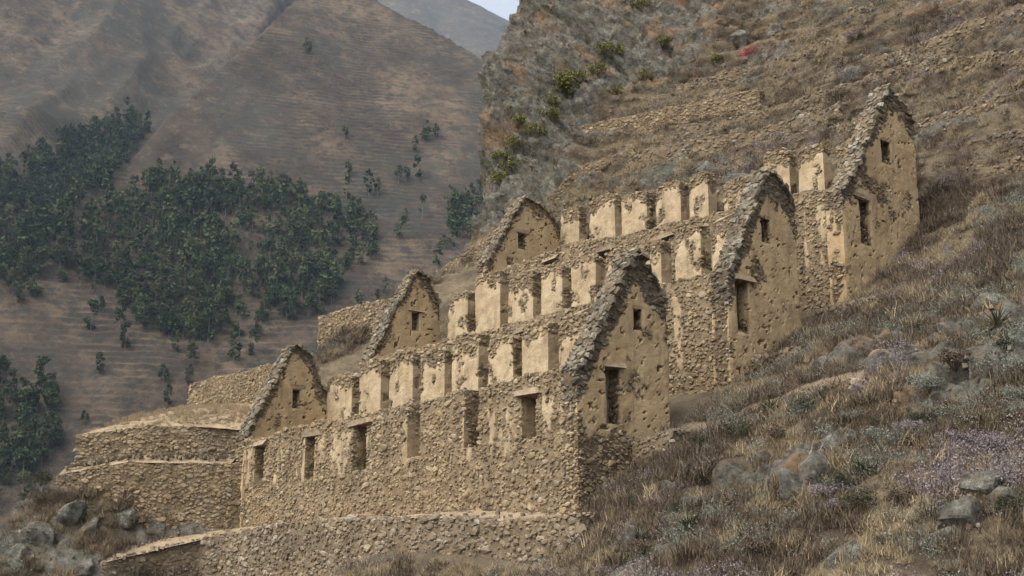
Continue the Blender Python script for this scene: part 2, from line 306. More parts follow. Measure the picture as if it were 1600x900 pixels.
# ---------------------------------------------------------------- mountains across the valley (xc right of the camera, yc ahead of it, zc above it)
def to_world(x, y, z): return np.stack([CAM.x+XR[0]*x+XF[0]*y, CAM.y+XR[1]*x+XF[1]*y, CAM.z+z+0*x], -1)
def mount_z(x, y):
    big = 9*fbm(x*.011, y*.011, 2.2, 3, 91)+4*ridged(x*.02, y*.02, 1.1, 3, 92)
    S = -532+1.05*y-.3*x+big
    E = 203+1.6*(x+210)+.493*(y-640)+6*fbm(x*.03, y*.03, 4.4, 3, 93)
    Rr = 414-.92*(x+96)-.3*(y-874)+5*fbm(x*.03, y*.03, 5.4, 3, 94)
    L = 231-.54*(x+298)+.805*(y-737)+30*ridged(x*.009+.3, y*.004, 6.2, 4, 95)+big*.6-2.2*np.maximum(0, x+225)
    sp = np.minimum(np.minimum(S, E), Rr); z = np.maximum(sp, L)
    ph = z/3.3+1.1*fbm(x*.012, y*.012, 7.1, 3, 96)+.3*fbm(x*.05, y*.05, 3.1, 4, 99)
    saw = ph-np.floor(ph); saw = np.where(saw < .3, saw/.3, 1-(saw-.3)/.7)
    amt = np.where(sp >= L, 1.9, .7)*sstep(-.3, .35, fbm(x*.022, y*.022, 8.1, 4, 97)+.08)
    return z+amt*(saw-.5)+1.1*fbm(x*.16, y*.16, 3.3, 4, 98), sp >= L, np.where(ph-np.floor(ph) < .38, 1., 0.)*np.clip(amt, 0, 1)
xs = np.arange(-480, 120, 2.5); ys = np.concatenate([np.arange(415, 930, .62), np.arange(930, 1600, 2.6)])
X_, Y_ = np.meshgrid(xs, ys, indexing='ij'); Z_, SP_, RI_ = mount_z(X_, Y_)
scrub = sstep(.1, .4, fbm(X_*.013, Y_*.013, 1.9, 4, 101)+np.where(SP_, -.1, .06))*.9
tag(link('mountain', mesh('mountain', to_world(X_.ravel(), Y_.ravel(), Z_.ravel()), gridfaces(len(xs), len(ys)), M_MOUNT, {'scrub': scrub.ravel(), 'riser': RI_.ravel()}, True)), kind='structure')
xs2 = np.arange(-1500, 1500, 14.); ys2 = np.arange(1750, 4300, 14.)
X2, Y2 = np.meshgrid(xs2, ys2, indexing='ij')
Z2 = 1391-.3*(X2+90)-np.abs(Y2-2965)*.8+45*ridged(X2*.003, Y2*.003, 1.2, 5, 111)-8+7*fbm(X2*.03, Y2*.03, 2.2, 3, 112)
tag(link('distant_mountain', mesh('distant_mountain', to_world(X2.ravel(), Y2.ravel(), Z2.ravel()), gridfaces(len(xs2), len(ys2)), M_MOUNT, {'scrub': (1.+0*Z2).ravel()}, True)), kind='structure')
gx = np.linspace(-5200, 5200, 60); VX, VY = np.meshgrid(gx, gx, indexing='ij'); VZ = -75+4*fbm(VX*.002, VY*.002, 1., 3, 120)
tag(link('valley_floor', mesh('valley_floor', np.stack([VX, VY, VZ], -1).reshape(-1, 3), gridfaces(60, 60), M_MOUNT, {'scrub': (0*VZ).ravel()}, True)), kind='structure')

# ---------------------------------------------------------------- rubble stones
ANG = np.arange(8)*math.pi/4+math.pi/8
def stone_shapes(n, r):
    """n unit stones, 17 vertices each: an eight sided outline, a shoulder ring and a crown; x,y in the wall face, z out of it"""
    rad = (1.0+r.uniform(-.16, .16, (n, 8)))*np.array([1.12, .98, .98, 1.12]*2); ang = ANG+r.uniform(-.16, .16, (n, 8))
    x = np.cos(ang)*rad; y = np.sin(ang)*rad; V = np.zeros((n, 17, 3))
    V[:, :8, 0] = x; V[:, :8, 1] = y; V[:, :8, 2] = -.7
    k = r.uniform(.62, .86, (n, 8)); V[:, 8:16, 0] = x*k; V[:, 8:16, 1] = y*k; V[:, 8:16, 2] = .55+r.uniform(-.3, .3, (n, 8))
    V[:, 16, :2] = r.uniform(-.2, .2, (n, 2)); V[:, 16, 2] = .8+r.uniform(-.15, .2, n)
    return V
_i = np.arange(8); _j = (_i+1) % 8
SQ = np.stack([_i, _j, 8+_j, 8+_i], 1); ST = np.stack([8+_i, 8+_j, 0*_i+16], 1)
_i6 = np.arange(6); _j6 = (_i6+1) % 6
SQ6 = np.stack([_i6, _j6, 6+_j6, 6+_i6], 1); ST6 = np.array([[6, 7, 8], [6, 8, 9], [6, 9, 10], [6, 10, 11]]); TRI = [0]
def small_shapes(n, r):
    rad = (1.08+r.uniform(-.2, .2, (n, 6))); ang = np.arange(6)*math.pi/3+r.uniform(-.25, .25, (n, 6)); x = np.cos(ang)*rad; y = np.sin(ang)*rad; V = np.zeros((n, 12, 3)); k = r.uniform(.55, .85, (n, 6))
    V[:, :6, 0] = x; V[:, :6, 1] = y; V[:, :6, 2] = -.7; V[:, 6:, 0] = x*k; V[:, 6:, 1] = y*k; V[:, 6:, 2] = .6+r.uniform(-.35, .35, (n, 6))
    return V
_sv = stone_shapes(14, np.random.default_rng(3))
STONE_MESH = {}
def stone_variant(k, mat):
    if (k, mat.name) not in STONE_MESH: STONE_MESH[(k, mat.name)] = mesh('stone', _sv[k], SQ, mat, tri=ST)
    return STONE_MESH[(k, mat.name)]
def slab_shapes(n, r):
    out = []
    for _ in range(n):
        c = np.array([[sx, sy, sz] for sz in (-1, 1) for sx, sy in ((-1, -1), (1, -1), (1, 1), (-1, 1))], float)
        c += r.uniform(-.28, .28, c.shape); c[4:, :2] *= .82
        out.append(c)
    return out
SLAB_F = np.array([[3, 2, 1, 0], [4, 5, 6, 7], [0, 1, 5, 4], [1, 2, 6, 5], [2, 3, 7, 6], [3, 0, 4, 7]])
_sl = slab_shapes(12, np.random.default_rng(5))
def slab_variant(k, mat):
    key = ('s', k, mat.name)
    if key not in STONE_MESH: STONE_MESH[key] = mesh('slab', _sl[k], SLAB_F, mat)
    return STONE_MESH[key]
def place(name, me, parent, base, pos, ax, ay, az, sx, sy, sz):
    o = bpy.data.objects.new(name, me); col.objects.link(o); o.parent = parent
    o.matrix_basis = Matrix(((ax[0]*sx, ay[0]*sy, az[0]*sz, pos[0]-base[0]), (ax[1]*sx, ay[1]*sy, az[1]*sz, pos[1]-base[1]), (ax[2]*sx, ay[2]*sy, az[2]*sz, pos[2]-base[2]), (0, 0, 0, 1)))
    return o
# ---------------------------------------------------------------- walls
CAMV = np.array(CAM)
def build_wall(name, path, th, top, base, parent=None, porigin=(0, 0, 0), openings=(), plaster=None, mat=None, cell=.11, sizes=(.15, .1, .074, .052), dens=(.08, .4, 1., 1.), nparts=120, seed=1, rough=.035, smat=None, part_r=.098, cap=None, relief=1.):
    """a solid wall along path (left to right as seen from its front), z from base(s) to top(s); openings are (s0, s1, z0, z1)"""
    r = np.random.default_rng(seed); mat = mat or M_WALL; smat = smat or M_STONE
    path = np.array(path, float); seg = np.diff(path, axis=0); sl = np.hypot(seg[:, 0], seg[:, 1]); cum = np.concatenate([[0], np.cumsum(sl)]); L = cum[-1]
    tg = seg/sl[:, None]; vt = np.concatenate([[tg[0]], (tg[1:]+tg[:-1])/2, [tg[-1]]]); vt /= np.linalg.norm(vt, axis=1)[:, None]
    def at(s):
        x = np.interp(s, cum, path[:, 0]); y = np.interp(s, cum, path[:, 1]); tx = np.interp(s, cum, vt[:, 0]); ty = np.interp(s, cum, vt[:, 1]); q = np.hypot(tx, ty)
        return x, y, tx/q, ty/q
    NI = max(2, int(round(L/cell))); sI = np.linspace(0, L, NI+1)
    cuts = sorted({v for o in openings for v in o[:2] if 0 < v < L})
    for v in cuts: sI[np.abs(sI-v).argmin()] = v
    sc = (sI[1:]+sI[:-1])/2; tc_top = top(sc); tc_base = base(sc)
    z0, z1 = tc_base.min(), tc_top.max(); NJ = max(2, int(math.ceil((z1-z0)/cell))); tJ = z0+np.arange(NJ+1)*cell; tcen = (tJ[1:]+tJ[:-1])/2
    occ = (tcen[None, :] < tc_top[:, None]) & (tcen[None, :] > tc_base[:, None])
    for (a, b, c, d) in openings: occ &= ~(((sc > a) & (sc < b))[:, None] & ((tcen > c) & (tcen < d))[None, :])
    K = max(2, int(round(th/.2)))
    key = lambda i, j, k: (i*(NJ+1)+j)*(K+1)+k
    I, J = np.nonzero(occ); Q = []
    Q.append(np.stack([key(I, J, 0), key(I+1, J, 0), key(I+1, J+1, 0), key(I, J+1, 0)], 1))
    Q.append(np.stack([key(I, J, K), key(I, J+1, K), key(I+1, J+1, K), key(I+1, J, K)], 1))
    pad = np.pad(occ, 1)
    for k in range(K):
        for di, dj in ((1, 0), (-1, 0), (0, 1), (0, -1)):
            mI, mJ = np.nonzero(occ & ~pad[1+di:1+di+NI, 1+dj:1+dj+NJ])
            if dj == -1: 
                keep = tJ[mJ] > tc_base[mI]+cell; mI, mJ = mI[keep], mJ[keep]
            if not len(mI): continue
            if di == 1: q = [(mI+1, mJ, k), (mI+1, mJ, k+1), (mI+1, mJ+1, k+1), (mI+1, mJ+1, k)]
            elif di == -1: q = [(mI, mJ, k+1), (mI, mJ, k), (mI, mJ+1, k), (mI, mJ+1, k+1)]
            elif dj == 1: q = [(mI, mJ+1, k), (mI+1, mJ+1, k), (mI+1, mJ+1, k+1), (mI, mJ+1, k+1)]
            else: q = [(mI, mJ, k+1), (mI+1, mJ, k+1), (mI+1, mJ, k), (mI, mJ, k)]
            Q.append(np.stack([key(*x) for x in q], 1))
    Q = np.concatenate(Q); uk, inv = np.unique(Q, return_inverse=True); Q = inv.reshape(Q.shape)
    kk = uk % (K+1); jj = (uk//(K+1)) % (NJ+1); ii = uk//((K+1)*(NJ+1))
    s = sI[ii]; t = tJ[jj].astype(float); tt = top(s)
    near = (np.abs(t-tt) < cell*1.01) & ~pad[np.minimum(ii+1, NI), np.minimum(jj+1, NJ+1)]
    t = np.where(near, tt, t)
    dn = kk/K; x, y, tx, ty = at(s); d = dn*th
    V = np.stack([x-ty*d, y+tx*d, t], 1)
    fn = np.cross(V[Q[:, 2]]-V[Q[:, 0]], V[Q[:, 3]]-V[Q[:, 1]]); vn = np.zeros_like(V)
    for c in range(4): np.add.at(vn, Q[:, c], fn)
    vn /= np.maximum(np.linalg.norm(vn, axis=1), 1e-9)[:, None]
    if plaster is None: pm = np.zeros(len(V)); pit = np.zeros(len(V))
    else: pm, pit = plaster(s, t, dn, tt); pm = pm*np.ones(len(V)); pit = pit*np.ones(len(V))
    disp = rough*fbm(V[:, 0]*1.6, V[:, 1]*1.6, V[:, 2]*1.6, 3, seed)+.012*fbm(V[:, 0]*6, V[:, 1]*6, V[:, 2]*6, 2, seed+3)+pm*.045-pit*.11
    V = V+vn*disp[:, None]
    O = np.array([path[0, 0], path[0, 1], float(base(np.array([0.]))[0])])
    wobj = link(name, mesh(name, V-O, Q, mat, {'plaster': np.clip(pm-pit, 0, 1)}, False), parent, O-np.array(porigin))
    # stones: large ones first, kept apart, over every bare face that can be seen from this side of the valley
    fc = V[Q].mean(1); fN = np.cross(V[Q[:, 2]]-V[Q[:, 0]], V[Q[:, 3]]-V[Q[:, 1]]); ar = np.linalg.norm(fN, axis=1); fN /= np.maximum(ar, 1e-9)[:, None]
    fcap = (tt-t)[Q].mean(1); fp = (pm-0)[Q].mean(1); ft = pit[Q].mean(1); see = ((CAMV-fc)*fN).sum(1)/np.linalg.norm(CAMV-fc, axis=1)
    w = ar*(see > -.12)*(fp < r.uniform(.12, .75, len(fp)))*(ft < .3)*~buried(fc)
    if w.sum() <= 0: return wobj, O, V
    area = w.sum()/2; w = w/w.sum(); cells = {}; out = []
    for r0, dd in zip(sizes, dens):
        n = int(area/(r0*r0*2.6)*dd*3.2)
        idx = r.choice(len(fc), n, p=w); P = fc[idx]+r.uniform(-.055, .055, (n, 3)); RR = r0*r.uniform(.78, 1.25, n)
        for q in range(n):
            p = P[q]; rr = RR[q]; c = (int(p[0]//.34), int(p[1]//.34), int(p[2]//.34)); ok = True
            for a in (-1, 0, 1):
                for b in (-1, 0, 1):
                    for e in (-1, 0, 1):
                        for (ox, oy, oz, orr) in cells.get((c[0]+a, c[1]+b, c[2]+e), ()):
                            if (p[0]-ox)**2+(p[1]-oy)**2+((p[2]-oz)*1.45)**2 < ((rr+orr)*.88)**2: ok = False; break
                        if not ok: break
                    if not ok: break
                if not ok: break
            if ok: cells.setdefault(c, []).append((p[0], p[1], p[2], rr)); out.append((idx[q], *p, rr))
    if not out: return wobj, O, V
    out = np.array(out); fi = out[:, 0].astype(int); P = out[:, 1:4]; RR = out[:, 4]; n = len(out)
    N = fN[fi]+r.normal(0, .1, (n, 3)); N /= np.linalg.norm(N, axis=1)[:, None]
    up = np.where((np.abs(N[:, 2]) > .85)[:, None], np.array([tg[0][0]*0+.3, .9, 0]), np.array([0, 0, 1.])); H = np.cross(up, N); H /= np.linalg.norm(H, axis=1)[:, None]; U = np.cross(N, H)
    rot = r.normal(0, .22, n)[:, None]; H, U = H*np.cos(rot)+U*np.sin(rot), U*np.cos(rot)-H*np.sin(rot)
    SX = RR*r.uniform(.95, 1.25, n); SY = RR*r.uniform(.62, .85, n); SZ = (.012+RR*r.uniform(.12, .36, n))*relief
    big = np.zeros(n, bool); o = np.argsort(-RR)[:nparts]; big[o] = RR[o] > part_r
    var = r.integers(0, len(_sv), n)
    dark = np.zeros(n, bool) if cap is None else fcap[fi] < cap*r.uniform(.6, 1.2, n)
    for q in np.nonzero(big)[0]: place('stone', stone_variant(int(var[q]), M_COPING if dark[q] else smat), wobj, O, P[q], H[q], U[q], N[q], SX[q], SY[q], SZ[q])
    for sm, smt in ((~big & ~dark, smat), (~big & dark, M_COPING)):
        m_ = int(sm.sum())
        if not m_: continue
        SV = small_shapes(m_, r); W = P[sm][:, None]+SV[..., :1]*(H[sm]*SX[sm][:, None])[:, None]+SV[..., 1:2]*(U[sm]*SY[sm][:, None])[:, None]+SV[..., 2:]*(N[sm]*SZ[sm][:, None])[:, None]
        off = (np.arange(m_)*12)[:, None, None]; TRI[0] += m_*16
        tag(link('small_stones', mesh('small_stones', (W-O).reshape(-1, 3), (SQ6[None]+off).reshape(-1, 4), smt, {'rnd': np.repeat(r.random(m_), 12)}, tri=(ST6[None]+off).reshape(-1, 3)), wobj), kind='stuff')
    return wobj, O, V
def lintel(parent, O, c, ax, half, mat=None, name='lintel', k=0):
    ax = np.array(ax, float); ax /= np.linalg.norm(ax); ay = np.cross([0, 0, 1.], ax)
    return place(name, slab_variant(k, mat or M_LINTEL), parent, O, np.array(c), ax, ay, np.array([0, 0, 1.]), *half)
def lin(pts):
    p = np.array(pts, float); return lambda s: np.interp(s, p[:, 0], p[:, 1])
def ragged(f, amp=.12, seed=0, fr=1.3):
    return lambda s: f(s)+amp*fbm(np.asarray(s)*fr, 3.3, seed*1.7, 4, seed)+amp*.7*(np.floor(4*(vnoise(np.asarray(s)*2.1, 9.9, seed*.7, seed+5)))/4)
const = lambda v: (lambda s: v+0*np.asarray(s, float))
# ---------------------------------------------------------------- the three storehouses
def pl_front(seed, zlo, zhi, amt):
    def f(s, t, dn, tt):
        st = fbm(s*2.1, t*.28, seed, 4, seed, .62)+.4*fbm(s*6, t*1.1, seed+.5, 3, seed+2)
        band = sstep(zlo-.7, zlo+.3, t)*sstep(zhi+.15, zhi-.4, t)
        m = sstep(-.05, .5, st*band-(1-band)*.35+amt)*.92
        side = (dn > .05) & (dn < .95)
        m = np.where(side, sstep(-.3, .15, fbm(s*2, t*1.2, dn*2+seed, 3, seed+7))*band*.8, m)
        return m, 0*m
    return f
def pl_gable(seed, margin=.55, low_z=None):
    def f(s, t, dn, tt):
        n = fbm(s*1.1, t*1.1, seed, 4, seed)
        m = sstep(-.1, .5, (tt-t)-margin-.75*np.maximum(n, -.2)-.25*fbm(s*4, t*2, seed, 3, seed+4))
        if low_z is not None: m = m*sstep(low_z-.45, low_z+.35, t+.9*n)
        low = fbm(s*1.3, t*1.0, seed+3.3, 4, seed+6); m = m*(1-sstep(.2, .5, low)*.8)
        pit = sstep(.56, .64, vnoise(s*5.2+.4, t*7.0, seed+dn*0, seed+11)*.75+.42*vnoise(s*12, t*13, 2., seed+12))*m*(dn < .05)*.8
        side = (dn > .05) & (dn < .95)
        m = np.where(side, m*sstep(.05, .5, fbm(s*2+dn*3, t*.8, seed, 3, seed+9))*.8, m)
        return m, pit
    return f
def pl_pier(seed, cap=.75):
    def f(s, t, dn, tt):
        n = fbm(s*1.6, t*.55, seed, 4, seed)
        m = sstep(-.1, .35, (tt-t)-cap-.6*n-.3*fbm(s*6, t*1.5, seed, 3, seed+2))
        h = fbm(s*2.2, t*1.3, seed+5, 4, seed+4); m = m*(1-sstep(.12, .5, h)*.85)
        side = (dn > .05) & (dn < .95)
        m = np.where(side, m*sstep(-.5, -.05, fbm(dn*2.4+seed, t*1.9, seed, 3, seed+8)), m)
        return m, 0*m
    return f
def gable(root, rorigin, x, pts, th, seed, openings=(), lint=(), base=None, nm='gable_wall'):
    pts = np.array(pts, float); y0 = pts[0, 0]; y1 = pts[-1, 0]
    top = ragged(lin([(a-y0, b) for a, b in pts]), .07, seed)
    w, O, _ = build_wall(nm, [(x, y0), (x, y1)], th, top, const(base), root, rorigin, [(a-y0, b-y0, c, d) for a, b, c, d in openings], pl_gable(seed, .95 if seed in (12, 22) else .6 if seed == 32 else .4, base+3.6 if seed == 12 else None), M_GABLE, seed=seed, nparts=60, cell=.075, cap=1.3 if seed % 10 == 2 else .45)
    r = np.random.default_rng(seed+50)
    for (a, b, z) in lint: lintel(w, O, (x-.3, (a+b)/2, z+.1), (0, 1, 0), ((b-a)/2+.2, .42, .1), k=seed % 12)
    for k, (a, b, c, d) in enumerate(openings if x == 0. else ()): place('niche_infill', slab_variant((k+3) % 12, M_EARTH), w, O, np.array([x-.62, (a+b)/2, (c+d)/2-.02]), np.array([0, 1., 0]), np.array([0, 0, 1.]), np.array([1., 0, 0]), (b-a)*.72, (d-c)*.64, .09)
    # weathered slabs along the slopes of the gable
    S = np.concatenate([[0], np.cumsum(np.hypot(*np.diff(pts, axis=0).T))]); s = .12
    while s < S[-1]-.1:
        yy = np.interp(s, S, pts[:, 0]); e = .12; dy = np.interp(s+e, S, pts[:, 0])-np.interp(s-e, S, pts[:, 0]); dz = np.interp(s+e, S, pts[:, 1])-np.interp(s-e, S, pts[:, 1])
        zz = float(top(np.array([yy-y0]))[0]); t = np.array([0, dy, dz]); t /= max(np.linalg.norm(t), 1e-6); n = np.cross([1., 0, 0], t); 
        k = 0.
        while k < th-.02:
            wd = r.uniform(.12, .3); a = r.normal(0, .4); ax = t*math.cos(a)+np.array([1., 0, 0])*math.sin(a); ay = np.cross(n, ax)
            nn = n+r.normal(0, .28, 3); nn /= np.linalg.norm(nn)
            p = np.array([x-th+k+wd/2+.05, yy, zz])+n*r.uniform(-.05, .035)+t*r.uniform(-.1, .1)
            if r.random() > .14: place('coping_stone', slab_variant(int(r.integers(12)), M_COPING), w, O, p, ax, ay, nn, r.uniform(.08, .16), wd*.55, r.uniform(.035, .085)); k += wd*.9
        s += r.uniform(.14, .23)
    return w
def storehouse(label, xl, y0, y1, base, ftop, rgable, lgable, piers, slots, ropen, rlint, lopen, seed, band, amt):
    org = (-11, y0, base); root = tag(empty('storehouse', org), label, 'storehouse', 'roofless storehouses stepped up the hillside')
    # front wall
    L = -.72-xl
    ft = ragged(lin([(x-xl, z) for x, z in ftop]), .13, seed)
    ops = []
    for (c, wdt, za, zb, cover) in slots: ops.append((c-xl-wdt/2, c-xl+wdt/2, za, zb if cover else zb+3))
    w, O, _ = build_wall('front_wall', [(xl, y0), (-.72, y0)], .72, ft, const(base-1.2), root, org, ops, pl_front(seed, band[0], band[1], amt), M_FRONT, seed=seed, nparts=300, rough=.06, relief=.8)
    for k, (c, wdt, za, zb, cover) in enumerate(slots):
        if cover: lintel(w, O, (c, y0+.3, zb+.07), (1, 0, 0), (wdt/2+.28, .45, .11), k=k % 12)
    gable(root, org, 0., rgable, .78, seed+1, ropen, rlint, base-1.2)
    gable(root, org, xl, lgable, .78, seed+2, lopen, [(a, b, d) for a, b, c, d in lopen], base-1.2)
    build_wall('back_wall', [(xl, y1-.05), (-.75, y1-.05)], .6, ragged(const(base+4.1), .1, seed+4), const(base-.2), root, org, seed=seed+3, nparts=0, cell=.2, sizes=(.16, .11), dens=(.5, 1.))
    for k, (a, b, z) in enumerate(piers):
        rr = np.random.default_rng(seed*40+k); h = (b-a)/2; kk = rr.uniform(.05, .16)
        tf = (lambda z, h, kk: (lambda s: z-kk*np.abs(np.asarray(s)/h-1)**3))(z, h, kk)
        build_wall('pier', [(a, y1-.05), (b, y1-.05)], .62, ragged(tf, .08, seed*40+k, 2.2), const(base+3.9), root, org, plaster=pl_pier(seed*40+k, rr.uniform(.3, .62)), mat=M_WALL, seed=seed*40+k, nparts=30, cell=.1, rough=.05)
    return root
storehouse('lowest storehouse, its long stone front wall with tall window slots in full view', -22.1, 0., 4.2, 0.,
    [(-22.1, 4.0), (-20, 3.98), (-17.9, 4.2), (-15, 4.25), (-12.7, 4.2), (-9.2, 4.3), (-5, 4.45), (0, 4.55)],
    [(-.03, 4.42), (.2, 4.72), (2.5, 8.55), (2.7, 8.85), (3.1, 8.5), (3.75, 7.85), (4.22, 7.3)],
    [(-.03, 4.3), (.1, 4.6), (2.15, 8.5), (2.4, 8.75), (3.25, 8.25), (3.6, 7.3), (4.2, 6.6)],
    [(-22., -19.9, 7.3), (-19.2, -17.55, 7.65), (-16.8, -15.1, 7.65), (-14.4, -12.8, 7.4), (-12.2, -10.5, 7.8), (-9.8, -8.3, 7.35), (-7.65, -6.2, 7.6), (-5.5, -3.9, 7.5), (-3.2, -.8, 7.3)],
    [(-20.75, .9, 1.75, 3.7, 1), (-16.5, .85, 1.9, 3.75, 1), (-12.75, 1.0, 2., 3.85, 1), (-9.1, .85, 2.2, 3.8, 0), (-5.6, .9, 2.3, 3.8, 0), (-2.45, .8, 2.35, 3.85, 1)],
    [(2.53, 3.03, 5.98, 6.82), (1.2, 1.92, 2.7, 4.62)], [(1.2, 1.92, 4.62)], [(2.25, 2.75, 5.65, 6.6)], 11, (1.9, 3.9), .03)
storehouse('middle storehouse between the lowest and the uppermost, its right gable topped by dark stones', -23.5, 7.55, 11.6, 4.8,
    [(-23.5, 8.75), (-13, 8.8), (-6.4, 9.0), (0, 8.95)],
    [(7.52, 8.9), (7.8, 9.3), (9.75, 12.85), (10., 13.3), (10.65, 13.1), (11.2, 12.6), (11.63, 12.)],
    [(7.52, 8.9), (7.75, 9.4), (9.95, 13.45), (10.2, 13.75), (11., 13.45), (11.4, 12.7), (11.75, 12.1)],
    [(-22.4, -20.8, 12.4), (-20.1, -18.2, 13.0), (-17.45, -15.7, 12.55), (-15.0, -13.6, 12.55), (-12.9, -11.3, 12.45), (-10.6, -9.3, 12.4), (-8.6, -7.2, 12.3), (-6.3, -4.9, 12.5), (-4.2, -2.6, 12.3), (-1.9, -.8, 12.2)],
    [(-19.5, .85, 6.7, 8.35, 1), (-15.5, .85, 6.7, 8.35, 1), (-11.5, .85, 6.8, 8.4, 1), (-7.8, .85, 6.8, 8.5, 1), (-4.6, .8, 6.8, 8.5, 1)],
    [(9.5, 10.1, 10.3, 11.3), (7.9, 8.65, 6.6, 8.6)], [(7.9, 8.65, 8.6)], [(9.95, 10.5, 10.5, 11.55)], 21, (5.6, 8.6), .05)
storehouse('uppermost storehouse, its tall pointed right gable standing against the dry slope', -23.35, 14.8, 20.2, 9.2,
    [(-23.35, 14.2), (-21, 14.25), (-17.6, 14.6), (-15.9, 14.6), (-13.3, 14.2), (-6.4, 14.0), (-2.6, 13.9), (0, 13.55)],
    [(14.77, 13.4), (15.1, 13.75), (18.2, 18.45), (18.5, 18.95), (18.95, 18.65), (19.6, 18.25), (20.25, 17.7)],
    [(14.77, 14.9), (15.0, 15.3), (17.2, 18.85), (17.5, 19.2), (18.5, 19.0), (19.4, 18.5), (20.2, 17.8)],
    [(-23.2, -21.7, 18.8), (-20.75, -18.8, 18.9), (-18.2, -16.35, 18.45), (-15.6, -13.9, 18.4), (-13.2, -12.0, 18.4), (-10.9, -9.1, 17.5), (-8.3, -6.8, 18.3), (-6.2, -4.8, 17.95), (-4.0, -2.5, 17.6), (-1.8, -.8, 17.5)],
    [(-18.1, .9, 11.8, 14.0, 1), (-14.1, .9, 11.8, 13.75, 1), (-10.2, .9, 11.8, 13.5, 1), (-6.2, .9, 11.8, 13.5, 1)],
    [(17.7, 18.45, 15.2, 16.3), (15.85, 16.65, 11.3, 13.3)], [(15.85, 16.65, 13.3)], [(17.0, 17.6, 16.0, 17.0)], 31, (10.3, 13.3), .05)
# ---------------------------------------------------------------- terrace walls and paths
def terrace(label, path, top, base, seed, th=.7, parts=150, sizes=(.15, .105, .078, .055), smat=None, amp=.08, group='dry stone terrace walls'):
    p = np.array(path, float); cum = np.concatenate([[0], np.cumsum(np.hypot(*np.diff(p, axis=0).T))])
    w, O, _ = build_wall('terrace_wall', path, th, ragged(lin(list(zip(cum, top))), amp, seed), lin(list(zip(cum, base))), seed=seed, nparts=parts, sizes=sizes, smat=smat, rough=.07)
    tag(w, label, 'wall', group, 'thing'); return w
terrace('long terrace wall under the path along the lowest storehouse front', [(-23.2, -5.75), (-22.75, -3.6), (-22.1, -2.), (-21., -1.55), (-14.5, -1.5), (-7.2, -1.5), (-4.9, -1.5), (-1.9, -1.5), (0., -1.5), (1.6, -1.45)],
        [-1.46, -.85, -.42, -.2, .05, -.1, -.22, -.42, -.42, -.33], [-3.4, -3.2, -3., -3, -3, -3, -3, -3, -3, -2.6], 61, parts=300, smat=M_GREYSTONE, sizes=(.19, .13, .09, .06))
terrace('upper of two walls abutting the left corner of the lowest storehouse', [(-27.4, -5.7), (-25.1, -3.1), (-22.85, .15)], [4.3, 4.72, 4.62], [2.6, 2.7, 2.7], 62)
terrace('lower of two walls abutting the left corner of the lowest storehouse, above boulders', [(-27.17, -6.53), (-25.05, -4.21), (-22.55, -.5), (-22.3, -.03)], [2.48, 3.0, 2.95, 2.95], [-.2, -.6, -.9, -.9], 63)
terrace('pale stone terrace wall behind the left gable of the lowest storehouse', [(-35.3, 3.5), (-31, 3.5), (-24., 3.5)], [8.45, 8.5, 8.4], [5.6, 5.4, 5.2], 64)
terrace('terrace wall running left from the left gable of the middle storehouse', [(-33.5, 10.5), (-29.5, 10.5), (-25., 10.5)], [12.95, 12.95, 12.7], [9.2, 9.2, 9.2], 65)
terrace('crumbling wall stepping down left from the left gable of the uppermost storehouse', [(-32.3, 18.), (-30, 18.), (-27.5, 18.), (-24.6, 18.)], [16.55, 17.1, 17.9, 18.6], [14.6, 15, 15, 15], 66, amp=.22)
def follow(label, pts, h, seed, **k):
    P = np.array([snap(p)[0] for p in pts]); return terrace(label, P[:, :2], P[:, 2]+h, P[:, 2]-.8, seed, **k)
terrace('long level wall on the slope beside the cliff, highest above the storehouses', [(-28.9, 26.75), (-25.5, 28.), (-22.2, 29.2), (-18.6, 30.55), (-17.2, 31.05)], [27.05, 27.1, 27.15, 27.3, 27.2], [24.9, 25., 25., 25.2, 25.4], 71, th=1., parts=200, amp=.04)
follow('ruined terrace wall near the top right corner of the slope', [(-13, 31.8, 27.3), (-9.4, 31.4, 26.3), (-5.4, 30.1, 24.5), (-2, 29.2, 23.4), (1.6, 28.1, 22.2)], .75, 72, th=1.2, smat=M_LOOSE, parts=60, amp=.15)
terrace('upper of two low walls right of the tallest gable', [(-3.4, 26.), (-.9, 25.84), (1.2, 25.7), (4.5, 25.5)], [19.9, 19.9, 19.9, 19.95], [18.4, 18.4, 18.4, 18.4], 73, th=1.1, smat=M_LOOSE, parts=50, amp=.12)
terrace('lower of two low walls right of the tallest gable', [(-2., 24.45), (.5, 24.33), (4.6, 24.15)], [17.65, 17.56, 17.5], [16., 16., 16.], 74, th=1., smat=M_LOOSE, parts=50, amp=.12)
follow('low rubble wall at the foot of the cliff behind the uppermost storehouse', [(-27.4, 22.7, 21.1), (-26.4, 25., 22.8), (-23.4, 26.5, 23.6)], .5, 75, th=1., parts=50, amp=.15)
follow('low rubble wall just above the uppermost row of piers', [(-15.8, 28., 23.1), (-12.2, 27.6, 22.), (-7.4, 26.5, 20.4)], .5, 76, th=1., smat=M_LOOSE, parts=50, amp=.15)
follow('grey dry stone wall below the right gable of the lowest storehouse', [(.15, 2.2, 1.4), (1., 2.2, 1.4), (2.1, 2.1, 1.5)], .85, 77, th=1.1, smat=M_LOOSE, parts=60, amp=.12)
follow('stack of flat grey slabs at the right foot of the middle storehouse', [(.1, 12.7, 7.8), (1.4, 12.2, 7.6), (3.6, 11.5, 7.4)], .45, 78, th=1., smat=M_LOOSE, parts=60, amp=.15)
follow('rubble bank at the right foot of the middle storehouse gable', [(.1, 8.6, 5.2), (1., 8.4, 5.2), (2.4, 8.5, 5.4)], .5, 79, th=1.1, smat=M_LOOSE, parts=60, amp=.18)
